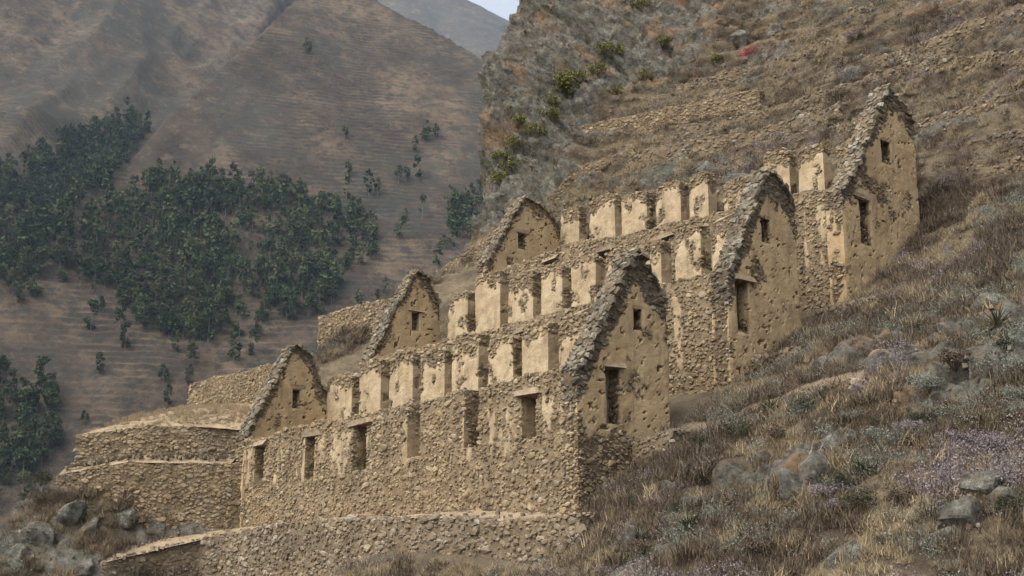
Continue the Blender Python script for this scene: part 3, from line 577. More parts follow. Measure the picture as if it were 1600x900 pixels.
follow('low tumbled wall under the footpath on the right slope', [(5.8, 4., 3.1), (7., 3.9, 3.2), (8.4, 3.7, 3.1)], .3, 80, th=.8, smat=M_LOOSE, parts=30, amp=.12)
def contour(label, z, xa, xb, h, seed, **k):
    X = np.linspace(xa, xb, 9); bb = np.arange(-5, 60, .08); Y = []
    for x in X:
        w = hill_w(np.full(len(bb), x), bb); i = int(np.argmax((bb+w)*S2 > z)); Y.append((bb[i]-w[i])*S2)
    Y = np.array(Y)+.25*np.random.default_rng(seed).normal(size=9); return terrace(label, np.stack([X, Y], 1), np.full(9, z+h)+.12*np.random.default_rng(seed+1).normal(size=9), np.full(9, z-1.3), seed, th=1.1, parts=50, smat=M_LOOSE, amp=.16, sizes=(.16, .115, .085), **k)
contour('first low terrace line above the uppermost piers, running towards the tallest gable', 22.6, -23.5, -9.5, .8, 85)
contour('terrace line halfway between the uppermost piers and the long level wall', 24.3, -21, -4, .8, 86)
contour('ruined terrace line running behind the peak of the tallest gable', 25.7, -12.5, 2.5, .8, 87)
contour('terrace line on the grass just above the long level wall', 29.2, -24.5, -11, .7, 88)
contour('terrace line near the top edge right of the red flowers', 31.2, -19, -11.5, .7, 89)
contour('short terrace line low on the slope right of the tallest gable', 15.2, .6, 5.5, .6, 90)
def strip(name, outer, inner, mat, seed, amp=.05, n=80, mlt=14, sag=0.):
    """ground between two rows of points (left to right)"""
    def res(p):
        p = np.array(p, float); c = np.concatenate([[0], np.cumsum(np.linalg.norm(np.diff(p, axis=0), axis=1))]); t = np.linspace(0, c[-1], n); return np.stack([np.interp(t, c, p[:, k]) for k in range(3)], 1)
    a, b = res(outer), res(inner); f = np.linspace(0, 1, mlt)[None, :, None]; V = a[:, None]*(1-f)+b[:, None]*f
    V[..., 2] += amp*fbm(V[..., 0]*1.2, V[..., 1]*1.2, 3.3, 4, seed)+sag*np.sin(math.pi*f[..., 0])
    return tag(link(name, mesh(name, V.reshape(-1, 3), gridfaces(n, mlt)[:, ::-1], mat, None, True)), kind='structure')
strip('path', [(-23.1, -5.7, -1.42), (-22.55, -3.6, -.85), (-21.9, -1.9, -.4), (-21, -1.5, -.2), (-14.5, -1.45, .02), (-7.2, -1.45, -.14), (-4.9, -1.45, -.26), (-1.9, -1.45, -.46), (1.5, -1.4, -.5)],
      [(-23.9, -5.2, -1.05), (-23.8, -3., -.4), (-23.7, -.9, .12), (-22.8, .1, .18), (-18.5, .1, .22), (-14.5, .1, .27), (-10., .1, .15), (-7.2, .1, .16), (-4.9, .1, .12), (-1.9, .1, -.1), (.3, .1, -.3)], M_EARTH, 81, .05, 140, 12)
strip('ledge', [(-27.1, -6.5, 2.46), (-25.02, -4.18, 2.99), (-22.5, -.48, 2.95)], [(-28.1, -5.6, 3.1), (-25.5, -2.9, 3.7), (-23., .3, 3.6)], M_EARTH, 82, .04, 60, 8)
strip('terrace_ground', [(-27.6, -5.7, 4.3), (-25.2, -3.0, 4.7), (-22.6, .0, 4.55)], [(-35.4, 3.7, 7.3), (-30, 3.7, 6.9), (-22.8, 3.7, 6.1)], M_DRY, 83, .12, 80, 40, .05)
# ---------------------------------------------------------------- trees on the far slope
def leaf_cloud(n, shape, size, r, flat=.5):
    """n small leaf clump faces; shape(n) gives centres"""
    C = shape(n); d = r.normal(size=(n, 3)); d /= np.linalg.norm(d, axis=1)[:, None]; e = np.cross(d, r.normal(size=(n, 3))); e /= np.linalg.norm(e, axis=1)[:, None]
    s = size*r.uniform(.55, 1.3, (n, 1)); V = np.stack([C-d*s, C+e*s*.55, C+d*s, C-e*s*.55], 1).reshape(-1, 3); k = np.arange(n)*4
    return V, np.stack([k, k+1, k+2, k+3], 1), np.repeat(r.random(n), 4)
def limb(p, q, r0, r1, k=6):
    p, q = np.array(p, float), np.array(q, float); d = (q-p)/np.linalg.norm(q-p); u = np.cross(d, [.3, .9, .1]); u /= np.linalg.norm(u); v = np.cross(d, u); a = np.arange(k)*2*math.pi/k
    ring = np.cos(a)[:, None]*u+np.sin(a)[:, None]*v; i = np.arange(k)
    return np.concatenate([p+ring*r0, q+ring*r1]), np.stack([i, (i+1) % k, k+(i+1) % k, k+i], 1)
def join(parts):
    V, F, o = [], [], 0
    for v, f in parts: V.append(v); F.append(f+o); o += len(v)
    return np.concatenate(V), np.concatenate(F)
def tree_variant(k):
    r = np.random.default_rng(200+k); h = r.uniform(10.5, 15); wd = r.uniform(2.6, 4.2); lo = r.uniform(.12, .3)
    nc = int(r.integers(9, 15)); cz = r.uniform(lo, .96, nc); env = np.sin(np.clip((cz-lo*.7)/(1.02-lo*.7), 0, 1)**.8*math.pi)*.85+.12
    an = r.uniform(0, 2*math.pi, nc); cl = np.stack([np.cos(an)*env*wd*.62, np.sin(an)*env*wd*.62, cz*h], 1); cr = wd*r.uniform(.3, .52, nc)*(.55+.45*env)
    def shape(n):
        i = r.integers(0, nc, n); d = r.normal(size=(n, 3)); d /= np.linalg.norm(d, axis=1)[:, None]
        return cl[i]+d*(cr[i]*r.uniform(.55, 1.1, n))[:, None]*np.array([1, 1, 1.15])
    V, F, rn = leaf_cloud(480, shape, .7, r)
    lean = r.uniform(-.4, .4, 2)
    pr = [limb((0, 0, -.6), (lean[0]*.4, lean[1]*.4, h*.45), .2, .14), limb((lean[0]*.4, lean[1]*.4, h*.45), (lean[0], lean[1], h*.93), .14, .04)]
    for i in range(0, nc, 2): pr.append(limb((lean[0]*cz[i], lean[1]*cz[i], cl[i, 2]-wd*.5), cl[i], .08, .03, 4))
    tv, tf = join(pr)
    return mesh('crown', V, F, M_EUC, {'rnd': rn}), mesh('trunk', tv, tf, M_BARK), (V, F, rn), (tv, tf)
TV = [tree_variant(k) for k in range(9)]
def project(P):
    d = np.asarray(P)-CAMV; x = d@XR; y = d@XF; z = d[..., 2]; fw = y*math.cos(PITCH)+z*math.sin(PITCH); u = -y*math.sin(PITCH)+z*math.cos(PITCH)
    return 800+2066*x/fw, 450-2066*u/fw, fw
# the wood lies in a few stands on the lower slope; outlines on the slope measured as bearing and elevation from the valley side
STANDS = [([(-20, 270), (60, 240), (130, 205), (205, 170), (235, 200), (210, 235), (170, 275), (120, 320), (95, 380), (100, 450), (40, 470), (-20, 460)], .95),
          ([(120, 330), (180, 300), (260, 268), (330, 275), (400, 290), (470, 300), (540, 325), (590, 360), (585, 400), (540, 420), (520, 470), (455, 500), (400, 470), (330, 480), (330, 545), (250, 520), (200, 480), (120, 440), (90, 390)], .9),
          ([(-20, 560), (60, 580), (100, 640), (90, 700), (60, 740), (20, 800), (-20, 820)], .5), ([(700, 310), (750, 300), (755, 365), (720, 380), (700, 350)], .5), ([(330, 470), (520, 470), (590, 440), (640, 470), (590, 560), (480, 560), (380, 580), (340, 560)], .06), ([(0, 470), (330, 520), (300, 640), (120, 680), (60, 560)], .018), ([(600, 330), (700, 300), (720, 400), (640, 440)], .05), ([(400, 200), (740, 200), (740, 300), (560, 320), (420, 280)], .02)]
def inside(poly, x, y):
    p = np.array(poly, float); c = np.zeros(len(x), bool); j = len(p)-1
    for i in range(len(p)):
        q = (p[i, 1] > y) != (p[j, 1] > y); xi = (p[j, 0]-p[i, 0])*(y-p[i, 1])/(p[j, 1]-p[i, 1]+1e-9)+p[i, 0]; c ^= q & (x < xi); j = i
    return c
tr = np.random.default_rng(77)
N0 = 24000; tx = tr.uniform(-330, 40, N0); ty = tr.uniform(430, 900, N0); tz, tsp, _r = mount_z(tx, ty); TP = to_world(tx, ty, tz); ppx, ppy, pf = project(TP)
dens = np.zeros(N0)
for poly, d in STANDS: dens = np.maximum(dens, inside(poly, ppx, ppy-8)*d)
dens *= np.clip(.8+.9*fbm(tx*.03, ty*.03, 1., 3, 131), .15, 1.15)
keep = tr.random(N0) < dens*.7
TP = TP[keep]; tf_ = pf[keep]; tpx, tpy = ppx[keep], ppy[keep]
singles = [(300, 575, 1.15, 'dark lone tree in the middle of the bare lower slope'), (195, 548, 1.0, 'lone dark tree on the bare slope left of the wood'), (155, 492, .75, 'small slender lone tree on the bare far slope'), (155, 585, .75, 'small pale tree standing low on the bare far slope'), (365, 572, 1.05, 'tree on the bare slope just above the left gable of the lowest storehouse'), (262, 637, .7, 'small tree just above the ledge left of the lowest storehouse'), (480, 84, .95, 'single dark tree high on the terraced far slope'), (412, 503, .9, 'tree below the lower edge of the far wood'), (590, 470, .5, 'small tree just above the left gable of the middle storehouse'), (355, 312, 1., 'slender tree standing above the upper edge of the far wood')]
def far_point(px, py):
    y = np.arange(430, 1000, .7); b = (450-py)/2066; dx = (px-800)/2066; dy = math.cos(PITCH)-b*math.sin(PITCH); dz = math.sin(PITCH)+b*math.cos(PITCH); t = y/dy
    hit = np.nonzero(mount_z(dx*t, y)[0] > dz*t)[0]
    return to_world(dx*t, y, dz*t)[hit[0]] if len(hit) else None
def add_tree(P, k, sc, rz, label, group=None):
    e = tag(empty('tree', P-np.array([0, 0, .25])), label, 'tree', group); e.rotation_euler = (0, 0, rz); e.scale = (sc*random.uniform(.9, 1.15),)*2+(sc,)
    link('trunk', TV[k][1], e); link('crown', TV[k][0], e)
for px, py, sc, lb in singles:
    P = far_point(px, py)
    if P is not None: add_tree(P, int(tr.integers(9)), sc, tr.uniform(0, 6.28), lb)
order = np.argsort(tf_); near = order[:285]; rest = order[285:]
for i in near: add_tree(TP[i], int(tr.integers(9)), tr.uniform(.45, 1.15), tr.uniform(0, 6.28), 'dark green tree in the stands at the near edge of the far wood', 'trees of the far wood')
WV, WF, WR, WT, BV, BF, wo, bo = [], [], [], [], [], [], 0, 0
for i in rest:
    k = int(tr.integers(9)); sc = tr.uniform(.45, 1.15); a = tr.uniform(0, 6.28); Rm = np.array([[math.cos(a), -math.sin(a), 0], [math.sin(a), math.cos(a), 0], [0, 0, 1]])*sc
    V, F, rn = TV[k][2]; m_ = len(F)*7//25; V = V[:m_*4].reshape(-1, 4, 3); V = ((V-V.mean(1, keepdims=True))*1.5+V.mean(1, keepdims=True)).reshape(-1, 3)@Rm.T+TP[i]; WV.append(V); WF.append(F[:m_]+wo); WR.append(rn[:m_*4]); WT.append(np.full(m_*4, tr.random())); wo += len(V)
    V, F = TV[k][3]; V = V[:24]@Rm.T+TP[i]; BV.append(V); BF.append(F[:12]+bo); bo += len(V)
wood = tag(empty('woodland', TP[rest].mean(0)), 'dense dark wood covering the lower far slope', 'woodland', kind='stuff')
c0 = TP[rest].mean(0)
link('crowns', mesh('crowns', np.concatenate(WV)-c0, np.concatenate(WF), M_EUC, {'rnd': np.concatenate(WR), 'tone': np.concatenate(WT)}), wood)
link('trunks', mesh('trunks', np.concatenate(BV)-c0, np.concatenate(BF), M_BARK), wood)
print('stone tris', TRI, 'trees', len(near), len(rest))
# ---------------------------------------------------------------- boulders
def boulder_mesh(k):
    r = np.random.default_rng(300+k); n = 44; u = np.linspace(0, math.pi, n//2+1); v = np.arange(n)*2*math.pi/n
    U, Vv = np.meshgrid(u, v, indexing='ij'); D = np.stack([np.sin(U)*np.cos(Vv), np.sin(U)*np.sin(Vv), np.cos(U)], -1).reshape(-1, 3)
    rad = 1.1+.2*fbm(D[:, 0]*1.3+k*3, D[:, 1]*1.3, D[:, 2]*1.3, 3, k)+.13*ridged(D[:, 0]*2.2+k, D[:, 1]*2.2, D[:, 2]*2.2, 4, k+9)+.07*fbm(D[:, 0]*9+k, D[:, 1]*9, D[:, 2]*9, 3, k+19)
    for _ in range(17):
        pn = r.normal(size=3); pn /= np.linalg.norm(pn); dd = D@pn; lim = r.uniform(.6, .92); rad = np.where(dd*rad > lim, lim/np.maximum(dd, .05), rad)
    V = D*rad[:, None]; i, j = np.meshgrid(np.arange(n//2), np.arange(n), indexing='ij'); a = i*n+j; b = i*n+(j+1) % n
    return mesh('boulder', V, np.stack([a, a+n, b+n, b], -1).reshape(-1, 4), M_BOULDER, smooth=False)
BM = [boulder_mesh(k) for k in range(7)]
for k, (p, s, lb) in enumerate([((-24.3, -1.3, .9), (.75, .6, 1.05), 'large grey boulder leaning against the left corner of the lowest storehouse'), ((-24.3, -3., .1), (.55, .6, .8), 'grey green boulder at the upper end of the sloping path'), ((-25., -4.2, .5), (.55, .6, .7), 'grey boulder under the lower left terrace wall'),
        ((-26., -6.3, .6), (.8, .7, .85), 'broad grey boulder high on the left outcrop'), ((-25., -5.8, -.1), (.7, .6, .95), 'upright grey boulder in the middle of the left outcrop'), ((-25.4, -8.6, -1.), (.8, .7, .6), 'grey boulder at the left edge of the outcrop'), ((-25.6, -7.6, -.4), (.7, .6, .8), 'grey boulder on the left outcrop beside the valley edge'), ((-23.6, -6.4, -1.6), (.45, .5, .5), 'small pale boulder at the lower end of the sloping path'),
        ((3.2, .1, .2), (.45, .4, .4), 'round grey boulder in the cluster right of the lowest storehouse corner'), ((3.9, .2, .4), (.4, .35, .35), 'rightmost boulder of the cluster near the lowest storehouse corner'), ((2.5, .1, .2), (.3, .3, .25), 'small boulder nearest the lowest storehouse corner'), ((4.8, -2.5, -1.4), (.55, .45, .5), 'lichen grey boulder below the end of the long terrace wall'),
        ((9.4, -.4, .4), (.8, .5, .6), 'jagged grey outcrop rock on the lower right slope'), ((9., 1.1, 1.2), (.6, .45, .45), 'grey rock above the jagged outcrop on the right slope'), ((14.8, -.7, -.4), (.8, .6, .5), 'large grey rock near the right edge of the foreground'), ((10.4, 3.5, 3.), (.55, .5, .45), 'pale green grey rock under the big dark rosette'), ((12.2, 2.2, 2.), (.4, .35, .3), 'small rock among lilac scrub on the right slope'),
        ((8.4, .6, .8), (.7, .5, .55), 'leftmost grey rock of the jagged outcrop on the right slope'), ((9.2, -1.1, 0.), (.6, .5, .6), 'lowest grey rock of the jagged outcrop'), ((9.4, 1.3, 1.3), (.75, .45, .5), 'uppermost grey rock of the jagged outcrop'), ((15.2, -1.1, -.6), (.7, .5, .5), 'grey rock under the large rock near the right edge'), ((15., -2., -1.1), (.75, .55, .5), 'grey rock in the lower right corner'), ((15., .2, 0.), (.6, .5, .5), 'grey rock behind the large rock near the right edge'), ((14.4, -2.6, -1.6), (.6, .5, .45), 'grey rock at the bottom edge near the right corner'), ((12.6, -3.2, -1.9), (.7, .5, .45), 'broad rock at the bottom edge of the right foreground'), ((14., 2.2, 1.8), (.45, .4, .45), 'grey rock at the right edge above the lilac drift'), ((9.4, 9.1, 6.1), (.9, .6, .6), 'pale grey outcrop at the right edge above the largest rosette'), ((4.4, -2., -1.1), (.5, .4, .45), 'grey rock just above the lichen grey boulder'),
        ((-20.4, 36.9, 33.6), (.9, .7, .8), 'round grey crag beside the red flowers high on the slope'), ((-23., 36.6, 34.), (1.2, .9, 1.), 'pale crag at the top edge of the slope')]):
    P, n = snap(p); o = tag(link('boulder', BM[k % 7], None, P-n*s[2]*.3), lb, 'boulder', 'boulders'); o.scale = s; o.rotation_euler = (random.uniform(-.3, .3), random.uniform(-.3, .3), random.uniform(0, 6.28))
# ---------------------------------------------------------------- shrubs, bushes, rosettes
def shrub_parts(k, leafmat, n=650, size=.07, flat=.75):
    r = np.random.default_rng(400+k); nc = 11; an = r.uniform(0, 6.28, nc); rr = np.sqrt(r.random(nc))*.62; cl = np.stack([np.cos(an)*rr, np.sin(an)*rr, r.uniform(.25, .75, nc)*flat], 1); cr = r.uniform(.2, .36, nc)
    def shape(m):
        i = r.integers(0, nc, m); d = r.normal(size=(m, 3)); d /= np.linalg.norm(d, axis=1)[:, None]; return cl[i]+d*(cr[i]*r.uniform(.6, 1.08, m))[:, None]
    V, F, rn = leaf_cloud(n, shape, size, r); tv, tf = join([limb((0, 0, -.25), cl[i], .03, .012, 4) for i in range(nc)])
    return mesh('foliage', V, F, leafmat, {'rnd': rn}), mesh('stems', tv, tf, M_BROWN)
SHV = [shrub_parts(k, M_SHRUB) for k in range(4)]; GBV = [shrub_parts(k+9, M_GREYBUSH, 2200, .035, .7) for k in range(3)]; LLV = [shrub_parts(k+20, M_LILAC, 2000, .035, .6) for k in range(2)]
DKV = shrub_parts(33, M_DARK, 1200, .05, .8)
def add_bush(name, lb, cat, group, var, p, s):
    P, n = snap(p); e = tag(empty(name, P+n*.05), lb, cat, group); e.scale = tuple(v*(1.35 if name == 'green_shrub' else 1.) for v in s); e.rotation_euler = (0, 0, random.uniform(0, 6.28)); link('foliage', var[0], e); link('stems', var[1], e)
for k, (p, s, lb) in enumerate([((-29.6, 26.4, 29.4), (1.1, 1.1, 1.), 'largest yellow green shrub in the middle of the cliff'), ((-30., 26.3, 30.5), (.8, .8, .8), 'green shrub just above the largest cliff shrub'), ((-29.8, 30.3, 33.6), (.9, .9, .8), 'dark green shrub near the top of the cliff'), ((-29.4, 27.7, 30.9), (.7, .7, .6), 'small green shrub right of the largest cliff shrub'), ((-29.4, 25., 27.3), (.8, .8, .7), 'green shrub just below the largest cliff shrub'), ((-29.6, 23.9, 25.9), (.9, .9, .7), 'green shrub low on the cliff above the rubble'), ((-30.4, 22.6, 25.), (.8, .8, .8), 'green shrub near the left edge of the cliff'), ((-30.9, 22.1, 24.2), (.65, .65, .6), 'leftmost green shrub clinging to the cliff'), ((-32., 22.2, 22.), (.5, .5, .5), 'lowest small green shrub on the cliff edge'), ((-27.4, 31.7, 31.1), (.7, .7, .6), 'dark shrub on the grass above the long level wall'), ((-28.4, 29.6, 29.8), (.6, .6, .5), 'small shrub between the cliff and the long level wall'), ((-29.6, 34., 37.8), (.9, .9, .8), 'green shrub at the very top of the cliff'), ((-23.8, 35.4, 32.2), (.6, .6, .5), 'dark shrub high on the grass slope right of the cliff'), ((-28.2, -7., 2.2), (.7, .7, .8), 'dark bush at the left end of the terrace walls'), ((-30.2, 25.2, 28.4), (.8, .8, .7), 'green shrub left of the largest cliff shrub'), ((-30.9, 23.2, 26.6), (.7, .7, .6), 'green shrub in a cleft halfway up the cliff edge'), ((-30., 22.3, 23.4), (.9, .9, .7), 'green shrub at the foot of the cliff'), ((-30.9, 21.8, 22.8), (.8, .8, .7), 'shrub just right of the lowest cliff shrub'), ((-29.2, 29., 32.2), (.7, .7, .6), 'yellow green shrub under the cliff top'), ((-27., 33.4, 34.), (.8, .8, .6), 'olive shrub on the broken ground right of the cliff top')]):
    add_bush('green_shrub' if lb[:9] != 'dark bush' else 'dark_bush', lb, 'shrub', 'green shrubs' if lb[:9] != 'dark bush' else None, SHV[k % 4] if lb[:9] != 'dark bush' else DKV, p, s)
for k, (p, s, lb) in enumerate([((11., 2.9, 2.7), (.75, .75, .7), 'grey green cushion bush in the middle of the right slope'), ((10.6, 1., 1.2), (.55, .55, .5), 'grey green bush below the middle cushion bush on the right slope'), ((13.8, 2.5, 2.1), (.5, .5, .55), 'round grey bush at the right edge of the picture'), ((9., 2.2, 2.), (.5, .5, .4), 'low grey green bush left of the middle cushion bush'), ((8.4, 5.4, 4.2), (.6, .6, .5), 'dull grey bush above the right end of the footpath'), ((9., 9.6, 6.5), (.7, .7, .6), 'grey bush near the right edge below the bare rock'), ((4.2, 1.6, 1.4), (.4, .4, .35), 'small grey bush below the footpath bend'), ((6., -1.2, -.4), (.45, .45, .4), 'grey bush right of the boulder cluster')]):
    add_bush('grey_bush', lb, 'bush', 'grey bushes', GBV[k % 3], p, s)
for k, (p, s, lb) in enumerate([((13., 1., .9), (.8, .8, .55), 'lilac tinged bush near the right edge of the foreground'), ((11.4, 1.2, 1.4), (.6, .6, .45), 'lilac tinged bush below the middle cushion bush'), ((10.4, -.9, -.3), (.7, .7, .5), 'lilac bush above the dark twigs in the lower foreground'), ((14., .7, .7), (.6, .6, .5), 'rightmost lilac bush in the foreground'), ((-11.4, 33., 29.2), (.9, .9, .6), 'lilac bush above the ruined wall in the upper right'), ((-5., 32.2, 27.5), (.9, .9, .6), 'lilac bush near the top right corner'), ((11.2, -1.4, -.7), (.6, .6, .45), 'lowest lilac bush in the foreground'), ((-19., 34.8, 31.), (.6, .6, .4), 'lilac bush right of the red flowers')]):
    add_bush('lilac_bush', lb, 'bush', 'lilac bushes', LLV[k % 2], p, s)
DBV = [shrub_parts(k+40, M_DARK, 1500, .04, .65) for k in range(2)]+[shrub_parts(k+45, M_BROWN, 1500, .045, .65) for k in range(2)]
for k, (p, s, lb) in enumerate([((3.6, 2., 1.7), .6, 'dark bush just below the grey dry stone wall'), ((5.2, 1.9, 1.8), .75, 'broad dark bush under the rosette below the footpath'), ((6.8, 1.5, 1.6), .7, 'dark brown bush in the hollow right of that rosette'), ((5.4, .6, .8), .55, 'dark bush between the boulder cluster and the green rosette'), ((10.6, -.7, -.2), .65, 'dark twiggy bush beside the jagged outcrop rock'), ((11.8, -1.7, -.8), .7, 'dark bush low in the right foreground under the lilac drift'), ((12.6, -1.3, -.7), .6, 'brown bush right of the dark foreground bush'), ((11.4, 3.7, 3.4), .75, 'dark bush left of the largest rosette'), ((11.2, 2.2, 1.8), .5, 'small dark bush under the middle cushion bush'), ((15.8, -1.6, -1.), .6, 'dark bush at the right edge of the foreground'), ((5.6, -3., -1.8), .6, 'dark bush at the bottom edge below the lichen grey boulder'), ((10., -3.3, -1.8), .65, 'brown bush at the bottom edge of the foreground'), ((5.4, -1.2, -.5), .5, 'small dark bush below the green rosette'), ((6.8, 3., 2.6), .6, 'brown bush under the bend of the footpath')]):
    add_bush('dark_bush', lb, 'bush', 'dark bushes on the right slope', DBV[k % 4], p, (s, s, s*.9))
def rosette_mesh(k):
    r = np.random.default_rng(500+k); V, F, R_, o = [], [], [], 0
    for q in range(85):
        az = r.uniform(0, 6.28); el = r.uniform(-.15, 1.45); L = r.uniform(.6, 1.); d = np.array([math.cos(az), math.sin(az), 0]); w = np.array([-d[1], d[0], 0])*r.uniform(.022, .036); pts = []
        p = np.array([0, 0, .1]); e = el
        for j in range(5): pts.append(p.copy()); p = p+(d*math.cos(e)+np.array([0, 0, 1])*math.sin(e))*L/4; e -= r.uniform(.1, .3)
        for j, x in enumerate(pts): f = 1-(j/4)**1.5*.95; V += [x-w*f, x+w*f]
        for j in range(4): F.append([o+2*j, o+2*j+1, o+2*j+3, o+2*j+2])
        R_ += [r.random()]*10; o += 10
    return mesh('leaves', np.array(V), np.array(F), M_PUYA, {'rnd': R_})
RMV = [rosette_mesh(k) for k in range(3)]
STEM = mesh('stem', *limb((0, 0, -.3), (.02, 0, .18), .09, .06), M_BROWN)
for k, (p, s, lb) in enumerate([((11.2, 6.3, 4.7), .95, 'largest dark spiky rosette near the right edge'), ((5.2, 3.3, 2.6), .7, 'spiky rosette just below the footpath bend'), ((5.2, .2, .4), .75, 'green spiky rosette right of the boulder cluster'), ((6.8, -2.2, -1.2), .7, 'spiky rosette low in the foreground centre'), ((5.4, -2.6, -1.4), .6, 'spiky rosette beside the lichen grey boulder'), ((12.6, 4.7, 3.8), .6, 'spiky rosette at the right edge below the largest one'), ((11., -.2, .2), .6, 'greenish rosette among lilac scrub on the lower right slope'), ((7.8, 7.6, 5.4), .5, 'small spiky rosette on the slope above the footpath'), ((7.3, 3.2, 2.7), .5, 'small green rosette just below the tumbled wall')]):
    P, n = snap(p); e = tag(empty('spiky_rosette', P+n*.08), lb, 'plant', 'spiky rosettes'); e.scale = (s, s, s); e.rotation_euler = (.2, 0, random.uniform(0, 6.28)); link('leaves', RMV[k % 3], e); link('stem', STEM, e)
rv = shrub_parts(60, M_RED, 420, .05, .4)
add_bush('red_flowers', 'streak of red flowers high on the slope below a round crag', 'flowers', None, rv, (-21.4, 35.4, 31.9), (1.3, .55, .9))
# ---------------------------------------------------------------- ground cover (nobody could count it)
lib = bpy.data.collections.new('ground_cover_sources')
def blades(k, n, h, spread, mat, wid=.011, curve=.35, up=.75):
    r = np.random.default_rng(600+k); V, F, R_, o = [], [], [], 0
    for q in range(n):
        az = r.uniform(0, 6.28); d = np.array([math.cos(az), math.sin(az), 0]); L = h*r.uniform(.5, 1.15); e = r.normal(up, .3)*math.pi/2; e = min(max(e, .1), 1.55); p = np.array([*(r.normal(0, spread, 2)), -.05]); a2 = r.uniform(0, 6.28); w = np.array([math.cos(a2), math.sin(a2), 0])*wid
        for j in range(3):
            f = (1, .75, .12)[j]; V += [p-w*f, p+w*f]; p = p+(d*math.cos(e)+np.array([0, 0, 1])*math.sin(e))*L/2; e -= r.uniform(.1, curve)
        F += [[o, o+1, o+3, o+2], [o+2, o+3, o+5, o+4]]; R_ += [r.random()]*6; o += 6
    return mesh('tuft', np.array(V), np.array(F), mat, {'rnd': R_})
def source(me, cname):
    c = bpy.data.collections.get(cname) or bpy.data.collections.new(cname); o = bpy.data.objects.new(me.name, me); c.objects.link(o); return c
for k in range(5): cg = source(blades(k, 80, .38, .1, M_GRASS, .008, .55, .66), 'src_grass')
for k in range(4): cb = source(blades(k+10, 60, .38, .13, M_BROWN, .009, .5, .6), 'src_brown')
for k in range(3):
    V, F, rn = leaf_cloud(300, lambda n: np.random.default_rng(k).normal(0, 1, (n, 3))*np.array([.17, .17, .09])+np.array([0, 0, .1]), .02, np.random.default_rng(k+3)); cl_ = source(mesh('cushion', V, F, M_GREYBUSH, {'rnd': rn}), 'src_cushion')
    cp = source(mesh('cushion_lilac', V, F, M_LILAC, {'rnd': rn}), 'src_lilac')
for k in range(6): cs = source(mesh('chip', _sl[k]*.5, SLAB_F, M_LOOSE), 'src_chip')
def scatter(name, label, cat, coll, P, N, sc, seed, tilt=.4):
    r = np.random.default_rng(seed); n = len(P); me = bpy.data.meshes.new(name); me.vertices.add(n); me.vertices.foreach_set('co', P.astype(np.float32).ravel())
    rot = np.stack([r.normal(0, .15, n), r.normal(0, .15, n), r.uniform(0, 6.28, n)], 1)
    a = me.attributes.new('rot', 'FLOAT_VECTOR', 'POINT'); a.data.foreach_set('vector', rot.astype(np.float32).ravel())
    a = me.attributes.new('scl', 'FLOAT', 'POINT'); a.data.foreach_set('value', sc.astype(np.float32))
    o = tag(link(name, me), label, cat, kind='stuff')
    g = bpy.data.node_groups.new(name, 'GeometryNodeTree'); g.interface.new_socket('Geometry', in_out='INPUT', socket_type='NodeSocketGeometry'); g.interface.new_socket('Geometry', in_out='OUTPUT', socket_type='NodeSocketGeometry')
    nd = g.nodes; i = nd.new('NodeGroupInput'); ou = nd.new('NodeGroupOutput'); ip = nd.new('GeometryNodeInstanceOnPoints'); ci = nd.new('GeometryNodeCollectionInfo'); ci.inputs['Collection'].default_value = coll; ci.inputs['Separate Children'].default_value = True; ci.inputs['Reset Children'].default_value = True
    ip.inputs['Pick Instance'].default_value = True
    ar = nd.new('GeometryNodeInputNamedAttribute'); ar.data_type = 'FLOAT_VECTOR'; ar.inputs['Name'].default_value = 'rot'; sa = nd.new('GeometryNodeInputNamedAttribute'); sa.data_type = 'FLOAT'; sa.inputs['Name'].default_value = 'scl'
    l = g.links.new; l(i.outputs[0], ip.inputs['Points']); l(ci.outputs[0], ip.inputs['Instance']); l(ar.outputs['Attribute'], ip.inputs['Rotation']); l(sa.outputs['Attribute'], ip.inputs['Scale']); l(ip.outputs[0], ou.inputs[0])
    o.modifiers.new('scatter', 'NODES').node_group = g
    return o
sr = np.random.default_rng(91)
def cover_points(n, rocky=0.):
    i = sr.integers(2, len(GA)-3, n); j = sr.integers(2, len(GB)-3, n); P = HP[i, j]+sr.uniform(-.08, .08, (n, 3))*np.array([1, 1, 0]); N = HN[i, j]; rk = HR[i, j]
    px, py, fw = project(P); ok = (px > -120) & (px < 1720) & (py > -80) & (py < 1000) & (fw > 8) & (((CAMV-P)*N).sum(1) > -1)
    x, y = P[:, 0], P[:, 1]
    ok &= ~((x > -28) & (x < -24) & (y > 3.4) & (y < 19)) & ~((x > -24.6) & (x < .25) & (y > -1.9) & (y < 20.9)) & ~((x > -36) & (x < -22) & (y > -5.5) & (y < 3.6) & (P[:, 2] > 2.2))
    yy = np.interp(x, TRAIL[:, 0], TRAIL[:, 1]); ok &= ~((x > 0) & (x < 9.2) & (np.abs(y-yy) < .45))
    return P[ok], N[ok], rk[ok]
P, N, rk = cover_points(330000)
den = fbm(P[:, 0]*.3, P[:, 2]*.45, P[:, 1]*.3, 4, 141); fine = fbm(P[:, 0]*1.1, P[:, 2]*1.5, P[:, 1]*1.1, 3, 143); u = sr.random(len(P)); upper = P[:, 2] > 15
g = (u < np.clip(.16+.55*(den+.45*fine), .03, .62)*np.where(upper, .7, np.where(P[:, 0] > 2, .55, 1.))) & (rk < .4)
scatter('dry_grass', 'pale dry grass growing over the slopes', 'grass', cg, P[g], N[g], sr.uniform(.4, .95, g.sum())*np.where(den[g]+fine[g] > .25, 1.25, .8), 1)
g = (sr.random(len(P)) < .004+.05*(fine > .32)) & (P[:, 0] > 1) & (P[:, 2] < 8) & (rk < .6)
